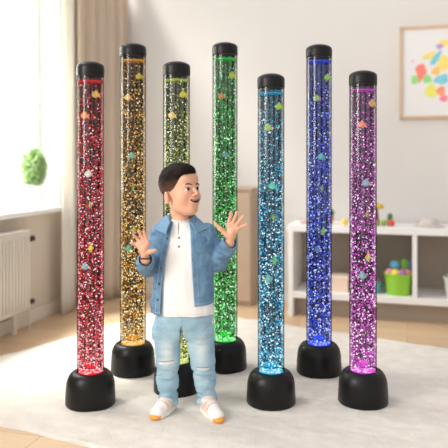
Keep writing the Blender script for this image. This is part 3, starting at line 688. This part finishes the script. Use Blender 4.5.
def hand(f, wrist, palm, knuckles, tips, mids, thumb, rad=.0068):
    f.cap(wrist, palm, .0165, .0165, .012)
    for kn in knuckles: f.cap(wrist+(palm-wrist)*.55, kn, .0105, .0088, .009)
    for kn, md, tp in zip(knuckles, mids, tips):
        f.chain([kn, md, tp], [rad+.0006, rad, rad-.0014], .0022)
    f.chain(thumb, [.0115, .0088, .0066], .006)
def fingers(kn, tp, bend, n):    # middle joint pushed back from the palm side a little
    return [(a+b)/2+n*bend for a, b in zip(kn, tp)]
dR = -.135
KR = [P(x, y, dR) for x, y in ((147.6, 243.0), (144.2, 241.6), (140.6, 242.6), (138.0, 245.6))]
TR = [P(x, y, dR-.008) for x, y in ((143.6, 231.6), (138.6, 231.0), (133.8, 235.2), (131.0, 243.0))]
hand(bf, WRR, P(144.0, 249, dR), KR, TR, fingers(KR, TR, .006, np.array([0, 1, 0])), [P(146.5, 253, dR), P(151, 251.5, dR-.006), P(155.2, 250.2, dR-.008)])
dL = -.115
KL = [P(x, y, dL) for x, y in ((228.4, 224.6), (232.4, 223.6), (236.2, 225.2), (238.4, 228.4))]
TL = [P(x, y, dL-.008) for x, y in ((231.4, 212.0), (237.2, 212.2), (243.0, 216.4), (246.6, 224.6))]
hand(bf, WLL, P(231.6, 232, dL), KL, TL, fingers(KL, TL, .006, np.array([0, 1, 0])), [P(228, 236, dL), P(220.6, 229.0, dL-.006), P(215.2, 223.6, dL-.008)])
V, F = bf.mesh()
# skin colours: lips, inside of the mouth, warm cheeks, ears, fingertips
q = (V-HEAD) @ HM
skin = np.tile(L3((228, 177, 149)), (len(V), 1))
ck = np.maximum(np.exp(-((q[:, 0]-.036)**2+(q[:, 1]+.066)**2+(q[:, 2]+.040)**2)/.00035), np.exp(-((q[:, 0]+.036)**2+(q[:, 1]+.066)**2+(q[:, 2]+.040)**2)/.00035))
skin = mixc(skin, L3((226, 150, 130)), ck*.55)
skin = mixc(skin, L3((222, 150, 132)), np.exp(-(q[:, 0]**2+(q[:, 1]+.100)**2+(q[:, 2]+.032)**2)/.00012)*.45)
skin = mixc(skin, L3((226, 152, 132)), ((np.abs(q[:, 0]) > .066) & (q[:, 2] < .01) & (q[:, 2] > -.05))*.35)
def seg(q, L_):
    L_ = np.array(L_); best = np.full(len(q), 9.)
    for a_, b__ in zip(L_[:-1], L_[1:]):
        ba = b__-a_; t_ = np.clip(((q-a_) @ ba)/(ba @ ba), 0, 1); best = np.minimum(best, np.linalg.norm(q-a_-t_[:, None]*ba, axis=1))
    return best
skin = mixc(skin, L3((200, 116, 106)), (np.minimum(seg(q, UL), seg(q, LL)) < .0046)*.85)
skin[seg(q, ML) < .0058] = L3((84, 34, 32))
hnd = np.minimum(np.linalg.norm(V-np.mean(TR, 0), axis=1), np.linalg.norm(V-np.mean(TL, 0), axis=1)); skin = mixc(skin, L3((236, 164, 144)), np.clip(1-hnd/.05, 0, 1)*.6)
skin_m = mat('skin', (230, 180, 155), .5, attr=True, noise=.02, nscale=60, sss=.12, spec=.35)
from_np('body', V, F, skin_m, boy, col=skin)
def fsample(f, p):
    i = np.clip(((p-f.lo)/f.h).astype(int), 0, f.n-2); return f.d[i[0], i[1], i[2]]
def face_y(x, z):            # front surface of the face at x, z of the head
    y = -.12
    while y < 0 and fsample(bf, hp(x, y, z)) > 0: y += .0005
    return y
# eyes
for sx in (-1, 1):
    c = hp(sx*.0268, -.0675, -.008); r = .0120
    mb = MB().ell((0, 0, 0), (r, r, r), 16); o = mb.build('eye', mat('eye_white', (222, 212, 206), .3), boy); o.location = c
    g = Vector((.34, -1, .08)).normalized(); g = Vector(HM @ np.array([-.03, -1, .03])).normalized(); rot = Vector((0, 0, 1)).rotation_difference(g).to_matrix()
    i_ = MB().lathe([(.0001, r*.86+.0022), (.0030, r*.86+.0021), (.0066, r*.86+.0003), (.0082, r*.70), (.0001, r*.78)], 20, (0, 0, 0), rot).build('iris', mat('iris_brown', (52, 30, 22), .12), o)
    MB().lathe([(.0001, r*.86+.0027), (.0026, r*.86+.0025), (.0027, r*.8), (.0001, r*.8)], 16, (0, 0, 0), rot).build('pupil', mat('pupil_black', (8, 6, 6), .1), o)
    pts = [hp(sx*x, min(face_y(sx*x, z)+.0008, -.0675-math.sqrt(max(0, .0122**2-(x-.0268)**2-(z+.008)**2))-.0002), z) for x, z in ((.0150, -.0075), (.0195, -.0025), (.0265, .0002), (.0335, -.0015), (.0400, -.0065))]
    MB().tube(pts, [.0007, .0013, .0016, .0015, .0009], 6).build('eyelashes', mat('lash', (40, 24, 20), .8), boy)
    bp = [(.0115, .0085), (.0180, .0125), (.0270, .0145), (.0350, .0130), (.0430, .0080)]
    pts = [hp(sx*x, face_y(sx*x, z)-.0002, z) for x, z in bp]
    MB().tube(pts, [.0022, .0031, .0030, .0024, .0010], 6).build('eyebrow', mat('brow_hair', (62, 40, 32), .9), boy)
MB().add(*(lambda b: (b.v, b.f))(MB().ell((0, 0, 0), (.0150, .0070, .0026), 10, Matrix(HM.tolist())))).build('teeth', mat('enamel', (240, 236, 228), .25), boy).location = hp(0, -.0825, -.0560)

# --- hair
hf = Field(hp(0, 0, .02)-np.array([.12, .12, .13]), hp(0, 0, .02)+np.array([.12, .12, .12]), .0020)
hf.ell(hp(0, .016, .032), (.0745, .0910, .0830), HMn)
hf.ell(hp(0, -.030, .070), (.052, .052, .034), HMn, .02)
hf.ell(hp(-.018, -.050, .062), (.040, .032, .028), HMn, .015)
def hair_cut(X, Y, Z):
    x = X-HEAD[0]; y = Y-HEAD[1]; z = Z-HEAD[2]
    lx = HM[0, 0]*x+HM[1, 0]*y+HM[2, 0]*z; ly = HM[0, 1]*x+HM[1, 1]*y+HM[2, 1]*z; lz = HM[0, 2]*x+HM[1, 2]*y+HM[2, 2]*z
    hl = np.interp(ly, [-.12, -.072, -.058, -.046, -.034, -.022, -.012, .000, .004, .034, .040, .060, .1], [.060, .054, .045, .029, .010, -.012, -.032, -.036, -.010, -.006, -.040, -.060, -.068])
    return ((hl-lz)*.75).astype(np.float32)
hf.put(hair_cut, hf.lo, hf.lo+hf.n*hf.h, .006, 'and')
def hair_rip(Pp):
    l = (Pp-HEAD) @ HM; top = np.clip((l[:, 2]-.02)/.05, 0, 1)
    return -(noise3(l*np.array([260, 60, 120]), 21)*.0016+noise3(l*np.array([110, 30, 60]), 22)*.0022)*(.25+.75*top)
hf.ripple(hair_rip)
V, F = hf.mesh(); q = (V-HEAD) @ HM
hc = mixc(np.tile(L3((92, 66, 52)), (len(V), 1)), L3((24, 15, 13)), (q[:, 2]-.000+.012*noise3(q*60, 5))/.045)
hc = mixc(hc, L3((50, 33, 26)), np.clip(noise3(q*np.array([240, 50, 110]), 23), 0, 1)*.4*np.clip((q[:, 2]-.02)/.04, 0, 1))
from_np('hair', V, F, mat('hair_strands', (50, 34, 30), .75, attr=True, bump=.3, bscale=90, stretch=(6, 6, 1.5), spec=.15), boy, col=hc)

# --- white henley top
def rowpx(py, cx, hw, cy, ry): p = P(cx, py); return (p[2], p[0], cy, hw*BY/640, ry)
tf = Field((-.16, -.14, P(0, 314.5)[2]), (.16, .13, P(0, 212)[2]), .0025)
TOP = [rowpx(312.8, 186.5, 27.5, -.002, .083), rowpx(298, 186, 26.5, -.003, .080), rowpx(275, 185.5, 25, -.002, .075), rowpx(250, 184.5, 24, 0, .070), rowpx(237, 184, 23, .002, .062), rowpx(229, 183, 19.5, .006, .052), rowpx(223.5, 181.5, 12.0, .010, .044), rowpx(220.5, 181, 10.2, .012, .042)]
tf.loft(TOP)
tf.ripple(lambda p: -(noise3(p*np.array([26, 26, 9]), 31)*.0028+noise3(p*np.array([60, 60, 20]), 32)*.0012)*np.clip((P(0, 232)[2]-p[:, 2])/.05+.15, 0, 1))
V, F = tf.mesh()
tc = np.tile(L3((240, 240, 240)), (len(V), 1))
hz = P(0, 311)[2]; tc = mixc(tc, L3((214, 214, 216)), np.exp(-((V[:, 2]-hz-.003)/.0018)**2)*.6)
top = from_np('henley_top', V, F, mat('white_jersey', (240, 240, 240), .9, attr=True, bump=.12, bscale=700), boy, col=tc)
# neckband, placket, buttons
def front_y(rows, x, z):
    r = np.array(sorted(rows)); g = [np.interp(z, r[:, 0], r[:, i]) for i in (1, 2, 3, 4)]
    u = min(1, abs((x-g[0])/g[2])); return g[1]-g[3]*(1-u**2.3)**(1/2.3)
pts = [np.array([NB[0]+.0430*math.sin(a), NB[1]-.0435*math.cos(a), P(0, 220.5)[2]+.006*(1-math.cos(a))*.9-.002]) for a in [2*math.pi*i/28 for i in range(29)]]
MB().tube(pts, .0045, 8).build('neckband', mat('white_rib', (232, 232, 234), .9), top)
pk = []
for py in (221.5, 225, 229, 233): p = P(179.2, py); pk.append((p[0], front_y(TOP, p[0], p[2])-.0003, p[2]))
MB().tube(pk, [.0014, .0020, .0018, .0008], 6).build('placket_opening', mat('placket_shade', (128, 92, 78), .9), top)
for py in (236.2, 244.6):
    p = P(180, py); y = front_y(TOP, p[0], p[2])
    MB().lathe([(.0001, 0), (.0042, 0), (.0045, .001), (.0040, .0022), (.0001, .0018)], 18, (p[0], y+.0008, p[2]), Matrix.Rotation(math.pi/2, 3, 'X')).build('shirt_button', mat('dark_button', (70, 60, 62), .4), top)

# --- open denim shirt
JAC = [rowpx(317.5, 181.5, 32, .004, .098), rowpx(300, 182.5, 31.5, .004, .094), rowpx(275, 184, 30, .004, .087), rowpx(250, 184, 29.0, .004, .080), rowpx(237, 184, 28.0, .006, .072), rowpx(230, 183.5, 26.0, .010, .064), rowpx(225.5, 182.5, 21, .012, .056), rowpx(221, 181.5, 14.0, .014, .050)]
jf = Field((-.25, -.17, P(0, 319)[2]), (.26, .15, P(0, 209)[2]), .0025)
jf.loft(JAC)
def sleeve(f, sh, el, wr, rs):
    d = (wr-el)/np.linalg.norm(wr-el); cu = wr-d*.006
    f.chain([sh+np.array([0, .004, -.004]), el], rs[:2], .022); f.chain([el, cu], rs[1:], .015)
    f.chain([cu-d*.022, cu-d*.003], [rs[2]+.0035, rs[2]+.0045], .003)
    return cu, d
cR, ddR = sleeve(jf, SHR, ELR, WRR, [.043, .043, .0345]); cL, ddL = sleeve(jf, SHL, ELL, WLL, [.043, .043, .0345])
# hem: left front hangs lower than the right front
def hemcut(X, Y, Z): return (np.interp(X, [-.12, -.03, .03, .13], [P(0, 311.5)[2], P(0, 311)[2], P(0, 302.5)[2], P(0, 302)[2]])-Z+0*Y).astype(np.float32)
# the open front
zt_ = [P(0, y)[2] for y in (318, 300, 285, 258, 232, 224, 216)]
xl = [P(x, 250, -.08)[0] for x in (159.6, 160.2, 161, 165, 170, 171.5, 172)]; xr = [P(x, 250, -.08)[0] for x in (194.6, 194, 193, 191.2, 190, 189, 188)]
def opening(X, Y, Z):
    l = np.interp(Z.ravel(), zt_, xl)[None, None]; r = np.interp(Z.ravel(), zt_, xr)[None, None]
    return np.maximum(np.maximum(l-X, X-r), Y+.002*Z).astype(np.float32)
def wr_(p):
    arm = np.clip((np.abs(p[:, 0]-.0)-.115)/.02, 0, 1); 
    dn = noise3(p*np.array([16, 16, 34]), 41)*.0052+noise3(p*np.array([34, 30, 70]), 42)*.0032
    bd = noise3(p*np.array([30, 24, 11]), 43)*.0036+noise3(p*np.array([60, 50, 40]), 44)*.0009
    return -(dn*arm*1.25+bd*(1-arm))
jf.ripple(wr_)
jf.put(opening, (-.09, -.17, jf.lo[2]), (.09, .03, P(0, 209)[2]), .002, 'cut')
jf.put(hemcut, jf.lo, (jf.lo+jf.n*jf.h), .0, 'and')
# neck hole, cuff holes
jf.chain([P(181, 230, .012), P(181, 205, .012)], [.043, .047], .002, 'cut')
for wr1, d in ((WRR, ddR), (WLL, ddL)): jf.chain([wr1-d*.020, wr1+d*.05], [.0265, .0275], .002, 'cut')
# collar wings
for sx, pa, pb, pc in ((-1, P(181, 216.5, .062), P(169.3, 217.5, .012), P(167.8, 227.2, -.058)), (1, P(181, 216.5, .062), P(193.2, 217.5, .012), P(194.2, 227.0, -.058))):
    jf.chain([pa, pb+np.array([sx*.004, 0, .002])], [.0085, .0095], .004); jf.chain([pb+np.array([sx*.004, 0, .002]), pc], [.0095, .0065], .006)
V, F = jf.mesh()
den = np.tile(L3((106, 144, 176)), (len(V), 1))
wv = fbm(V*18, 51)*.5+.5*noise3(V*60, 52)
den = mixc(den, L3((146, 180, 206)), np.clip(wv, 0, 1)*.6); den = mixc(den, L3((70, 104, 140)), np.clip(-wv, 0, 1)*.7)
lx = np.interp(V[:, 2], zt_, xl); rx_ = np.interp(V[:, 2], zt_, xr); fr = V[:, 1] < .0
bodyz = V[:, 2] < P(0, 228)[2]
for e, sgn in ((lx, -1), (rx_, 1)):         # stitched front bands
    for off, w, a in ((.0015, .0012, .5), (.0215, .0012, .5)): den = mixc(den, L3((176, 204, 224)), np.exp(-((V[:, 0]-e-sgn*off)/w)**2)*a*fr*bodyz)
    den = mixc(den, L3((80, 116, 152)), np.exp(-((V[:, 0]-e-sgn*.0250)/.0014)**2)*.6*fr*bodyz)
hem_z = np.interp(V[:, 0], [-.12, -.03, .03, .13], [P(0, 311.5)[2], P(0, 311)[2], P(0, 302.5)[2], P(0, 302)[2]])
torso = np.abs(V[:, 0]) < .128
den = mixc(den, L3((182, 206, 224)), np.exp(-((V[:, 2]-hem_z-.010)/.0014)**2)*.5*torso)
for wr1, d in ((cR, ddR), (cL, ddL)):
    s_ = (V-wr1) @ d; near = np.linalg.norm(V-wr1, axis=1) < .06
    for off in (-.004, -.026): den = mixc(den, L3((176, 202, 222)), np.exp(-((s_-off)/.0016)**2)*.5*near)
    den = mixc(den, L3((78, 110, 146)), np.exp(-((s_+.0300)/.002)**2)*.7*near)
for sh_, sx in ((SHR, -1), (SHL, 1)):      # armhole seams
    s_ = (V[:, 0]-sh_[0])*sx+.010+.06*np.abs(V[:, 2]-sh_[2]-.03)*(V[:, 2] < sh_[2]+.03); zone = (V[:, 2] > P(0, 262)[2])
    den = mixc(den, L3((78, 112, 148)), np.exp(-(s_/.0014)**2)*.6*zone)
dm = mat('denim', (110, 150, 185), .85, attr=True, noise=.10, nscale=160, bump=.25, bscale=500)
jk = from_np('denim_shirt', V, F, dm, boy, col=den)
for px, py in ((167.0, 239), (163.6, 253), (161.0, 268.5), (158.7, 284.5), (157.6, 300.5)):
    p = P(px, py, -.075); y = front_y(JAC, p[0], p[2])
    MB().lathe([(.0001, 0), (.0042, 0), (.0046, .0012), (.0040, .0026), (.0001, .0020)], 18, (p[0], y+.001, p[2]), Matrix.Rotation(math.pi/2, 3, 'X')).build('snap_button', mat('navy_button', (46, 52, 66), .35), jk)
# chest pocket with flap on the right-hand panel
def patch(name, x0, x1, z0, z1, rows, th, m, parent, point=0):
    n = 10; vs = []; fs = []; dep = []
    for s_ in (0, 1):
        for j in range(n+1):
            for i in range(n+1):
                u = i/n; w = j/n; x = x0+(x1-x0)*u; zb = z0-point*(1-abs(2*u-1)); z = zb+(z1-zb)*w
                vs.append((x, front_y(rows, x, z)-(th if s_ == 0 else -.002), z))
    S = (n+1)**2
    for j in range(n):
        for i in range(n):
            q = j*(n+1)+i; fs += [(q, q+1, q+n+2, q+n+1), (S+q, S+q+n+1, S+q+n+2, S+q+1)]
    for i in range(n):
        for q, d in ((i, 1), (n*(n+1)+i, 1), (i*(n+1), n+1), (i*(n+1)+n, n+1)): fs.append((q, q+d, S+q+d, S+q))
    return MB().add(vs, fs).build(name, m, parent, True, 40)
dpk = mat('denim_pocket', (104, 142, 174), .85, noise=.12, nscale=120, bump=.25, bscale=500); dpf = mat('denim_seam', (96, 134, 172), .85, noise=.12, nscale=120)
a, b_ = P(195.2, 252, -.07), P(208.2, 238, -.07)
pc_ = patch('chest_pocket', a[0], b_[0], a[2], b_[2]-.012, JAC, .0048, dpk, jk, .006)
patch('pocket_flap', a[0]-.0008, b_[0]+.0008, b_[2]-.016, b_[2], JAC, .0075, dpf, pc_, .005)
def wing(name, A, B, Cc, D, m, parent):      # a folded collar leaf: four corners, slightly domed, with thickness
    A, B, Cc, D = [np.array(x) for x in (A, B, Cc, D)]; n = 8; nr = np.cross(B-A, D-A); nr /= np.linalg.norm(nr); nr = nr if nr[1] < 0 else -nr; vs = []; fs = []
    for s_ in (0, 1):
        for j in range(n+1):
            for i in range(n+1):
                u = i/n; w = j/n; p = (A*(1-u)+B*u)*(1-w)+(D*(1-u)+Cc*u)*w; vs.append(tuple(p+nr*(.005*math.sin(math.pi*u)+(0 if s_ else .0045))))
    S = (n+1)**2
    for j in range(n):
        for i in range(n): q = j*(n+1)+i; fs += [(q, q+1, q+n+2, q+n+1), (S+q, S+q+n+1, S+q+n+2, S+q+1)]
    for i in range(n):
        for q, d in ((i, 1), (n*(n+1)+i, 1), (i*(n+1), n+1), (i*(n+1)+n, n+1)): fs.append((q, q+d, S+q+d, S+q))
    return MB().add(vs, fs).build(name, m, parent, True, 50)
dcl = mat('denim_collar', (116, 154, 186), .85, noise=.1, nscale=120, bump=.25, bscale=500)
wing('collar', P(166.5, 216, .03), P(154.5, 229.5, -.030), P(166.5, 235, -.083), P(170.6, 223, -.052), dcl, jk)
wing('collar', P(192.5, 216, .03), P(208.0, 228.5, -.030), P(196.0, 234, -.083), P(190.0, 223, -.052), dcl, jk)
# wristband
ring = [WRR+np.array([0, 0, 0])+ddR*.004]; u = np.cross(ddR, [0, 0, 1]); u /= np.linalg.norm(u); w = np.cross(ddR, u)
c0 = WRR+ddR*.006+np.array([0, 0, .004])
pts = [c0+.0205*(math.cos(t)*np.array([1, 0, 0])+math.sin(t)*np.array([0, .9, 0]))+np.array([0, 0, -.003*math.sin(t)]) for t in [2*math.pi*i/24 for i in range(25)]]
MB().tube(pts, .0034, 8).build('wristband', mat('dark_cord', (62, 44, 46), .7), boy)

# --- jeans
nf = Field((-.17, -.14, P(0, 406)[2]), (.19, .14, P(0, 308)[2]), .0025)
JEA = [rowpx(337, 182.8, 27.5, .002, .056), rowpx(326, 182.8, 29.0, .002, .077), rowpx(316, 184, 28.4, .0, .080), rowpx(309, 184.5, 26, .0, .074)]
nf.loft(JEA)
nf.chain([P(167.8, 333, 0), P(168.4, 348, -.004), P(168.4, 362, -.010), P(167.8, 380, .004), P(168.4, 402.5, .012)], [.063, .055, .0485, .0440, .0400], .022)
nf.chain([P(198.2, 333, 0), P(200.8, 348, -.004), P(202.8, 362, -.012), P(204.6, 380, .002), P(207.2, 403.5, .010)], [.062, .054, .0490, .0440, .0405], .022)
def crotch(X, Y, Z):
    g = np.interp(Z.ravel(), [P(0, y)[2] for y in (404, 380, 362, 345, 330, 323.5)], [.044, .036, .030, .022, .010, .002])[None, None]; cx = np.interp(Z.ravel(), [P(0, y)[2] for y in (404, 362, 327)], [P(187.6, 0)[0], P(185.4, 0)[0], P(182.4, 0)[0]])[None, None]
    return np.maximum(np.abs(X-cx)-g*.72, Z-P(0, 323)[2]).astype(np.float32)+0*Y
nf.put(crotch, (-.06, -.14, P(0, 406)[2]), (.08, .14, P(0, 324)[2]), .008, 'cut')
zk, za = P(0, 366)[2], P(0, 396)[2]
def jr(p):
    kn = np.exp(-((p[:, 2]-P(0, 372)[2])/.03)**2); an = np.exp(-((p[:, 2]-za)/.035)**2); hp_ = np.exp(-((p[:, 2]-P(0, 334)[2])/.03)**2)
    n = noise3(p*np.array([15, 15, 58]), 61)*.0055+noise3(p*np.array([30, 30, 90]), 62)*.0028
    fold = 0
    for (cx, cy, a, sl) in ((157, 375, .006, .6), (179, 366, .005, -.5), (191, 370, .006, .5), (213, 378, .006, -.55), (160, 392, .005, .3), (175, 389, .005, -.3), (198, 392, .006, .35), (215, 388, .005, -.3), (160, 336, .0015, -.4), (207, 336, .0015, .4)):
        c = P(cx, cy); dz = p[:, 2]-c[2]-sl*(p[:, 0]-c[0]); fold = fold+a*np.exp(-(dz/.005)**2)*np.exp(-((p[:, 0]-c[0])/.032)**2)
    return -(n*(.25+kn+an*1.2+hp_*.3)) + fold*.8 - .002*noise3(p*14, 63)
nf.ripple(jr)
for cx in (0,): pass
nf.put(lambda X, Y, Z: (P(0, 404.5)[2]-Z+0*X+0*Y).astype(np.float32), nf.lo, nf.lo+nf.n*nf.h, 0, 'and')
V, F = nf.mesh()
je = np.tile(L3((158, 194, 212)), (len(V), 1)); wv = fbm(V*np.array([22, 22, 14]), 71)
je = mixc(je, L3((196, 218, 226)), np.clip(wv, 0, 1)*.5); je = mixc(je, L3((118, 158, 184)), np.clip(-wv, 0, 1)*.5)
for cx, cy in ((168, 349), (202, 347)):
    c = P(cx, cy); je = mixc(je, L3((222, 228, 226)), np.exp(-((V[:, 0]-c[0])/.026)**2-((V[:, 2]-c[2])/.060)**2)*.75*(V[:, 1] < .01))
fr = V[:, 1] < -.01
for cx, cy, w, a in ((166.5, 361.5, .036, .10), (203, 367.5, .030, -.02)):      # worn rips at the knees
    c = P(cx, cy, -.05); dz = V[:, 2]-c[2]-a*(V[:, 0]-c[0]); inn = np.clip((w-np.abs(V[:, 0]-c[0]))/.006, 0, 1)*fr
    je = mixc(je, L3((232, 236, 236)), np.exp(-(dz/.0075)**2)*inn*.95); je = mixc(je, L3((70, 70, 76)), np.exp(-((dz-.0035)/.0024)**2)*inn*.85)
# fly, waistband, pocket and side seams
c = P(183, 320); je = mixc(je, L3((112, 150, 178)), np.exp(-((V[:, 0]-c[0])/.0015)**2)*(V[:, 2] > P(0, 329)[2])*fr*.7)
for cx, sx in ((160, 1), (206, -1)):
    c = P(cx, 325); s_ = (V[:, 2]-c[2])+sx*(V[:, 0]-c[0])*.9; je = mixc(je, L3((112, 150, 178)), np.exp(-(s_/.0016)**2)*(np.abs(V[:, 0]-c[0]) < .022)*fr*.6)
for py in (401.5,): je = mixc(je, L3((196, 214, 222)), np.exp(-((V[:, 2]-P(0, py)[2])/.002)**2)*.6)
from_np('jeans', V, F, mat('light_denim', (165, 200, 215), .85, attr=True, noise=.07, nscale=150, bump=.25, bscale=450), boy, col=je)

# --- shoes
def shoe(heel, toe, name):
    heel = np.array(heel); toe = np.array(toe); d = (toe-heel); L_ = np.linalg.norm(d[:2]); d = d/np.linalg.norm(d); sdn = np.array([-d[1], d[0], 0])
    o_ = heel*1.0; at_ = lambda f, s_, z: o_+d*(f*L_)+sdn*s_+np.array([0, 0, z])
    M = np.stack([d, sdn, [0, 0, 1]], 1)
    lo = np.minimum(heel, toe)-.06; hi = np.maximum(heel, toe)+.06; lo[2] = -.002; hi[2] = .11
    u = Field(lo, hi, .0020)
    u.cap(at_(.14, 0, .030), at_(.50, 0, .030), .0285, .030, .01); u.cap(at_(.50, 0, .028), at_(.80, 0, .022), .030, .0265, .01)
    u.cap(at_(.14, 0, .030), at_(.20, 0, .050), .027, .0285, .012); u.cap(at_(.22, 0, .050), at_(.52, 0, .034), .0270, .024, .012)
    u.ell(at_(.80, 0, .020), (.034, .031, .022), M, .008)
    u.put(lambda X, Y, Z: (.012-Z+0*X+0*Y).astype(np.float32), lo, hi, .002, 'and')
    u.cap(at_(.16, 0, .076), at_(.15, 0, .12), .020, .028, .002, 'cut')
    V, F = u.mesh(); f_ = ((V-o_) @ d)/L_; s_ = (V-o_) @ sdn
    c = np.tile(L3((240, 226, 216)), (len(V), 1)); c = mixc(c, L3((232, 196, 172)), (np.abs(f_-.30) < .16)*(V[:, 2] < .052)*.75)
    c = mixc(c, L3((250, 246, 242)), (f_ > .60)*(V[:, 2] > .018)*.7); c = mixc(c, L3((222, 190, 172)), np.exp(-((f_-.60)/.02)**2)*.6); c = mixc(c, L3((214, 190, 178)), (V[:, 2] > .066)*.6)
    r = from_np(name, V, F, mat('shoe_leather', (235, 220, 210), .55, attr=True, bump=.1, bscale=300), boy, col=c)
    w = Field(lo, hi, .0020)
    w.cap(at_(.12, 0, .012), at_(.50, 0, .012), .031, .0325, .01); w.cap(at_(.50, 0, .012), at_(.84, 0, .012), .0325, .0305, .01)
    w.put(lambda X, Y, Z: np.maximum(Z-np.float32(.017), -Z+0*X)+0*Y, lo, hi, .002, 'and')
    V, F = w.mesh(); f_ = ((V-o_) @ d)/L_; c = np.tile(L3((246, 240, 232)), (len(V), 1)); c = mixc(c, L3((240, 160, 60)), (f_ > .94)*1.0)
    from_np('sole', V, F, mat('shoe_rubber', (245, 240, 232), .5, attr=True), r, col=c)
    tcap = Field(lo, hi, .0020); tcap.ell(at_(1.0, 0, .010), (.018, .021, .013), M); tcap.put(lambda X, Y, Z: (-Z+.0+0*X+0*Y).astype(np.float32), lo, hi, 0, 'and')
    V, F = tcap.mesh(); from_np('toe_bumper', V, F, mat('gum_rubber', (240, 164, 66), .5), r)
    for ff, zz, rr in ((.40, .033, .0325), (.57, .0275, .0322)):
        pts = [at_(ff, rr*math.sin(t), zz+rr*math.cos(t)-.0022) for t in [-1.25+2.5*i/10 for i in range(11)]]
        b = MB()
        for i in range(10):
            a1, a2 = pts[i], pts[i+1]; nrm = np.array([0, 0, 1.])*math.cos(-1.25+.25*i)+sdn*math.sin(-1.25+.25*i)
            q_ = [a1-d*.007, a1+d*.007, a2+d*.007, a2-d*.007]; b.add([tuple(x) for x in q_]+[tuple(x+nrm*.004) for x in q_], [(0, 1, 2, 3), (7, 6, 5, 4), (0, 4, 5, 1), (1, 5, 6, 2), (2, 6, 7, 3), (3, 7, 4, 0)])
        b.build('strap', mat('shoe_strap', (232, 206, 192), .6), r, True, 60)
    return r
def G(px, py): z = 640*(CAM_H-RUG)/(py-160); return np.array([(px-224)/640*z-BX0, z-BY, 0.0])
shoe(G(170.5, 408.5), G(154.5, 419.5), 'shoe')
shoe(G(205.5, 410), G(219.5, 422.5), 'shoe')
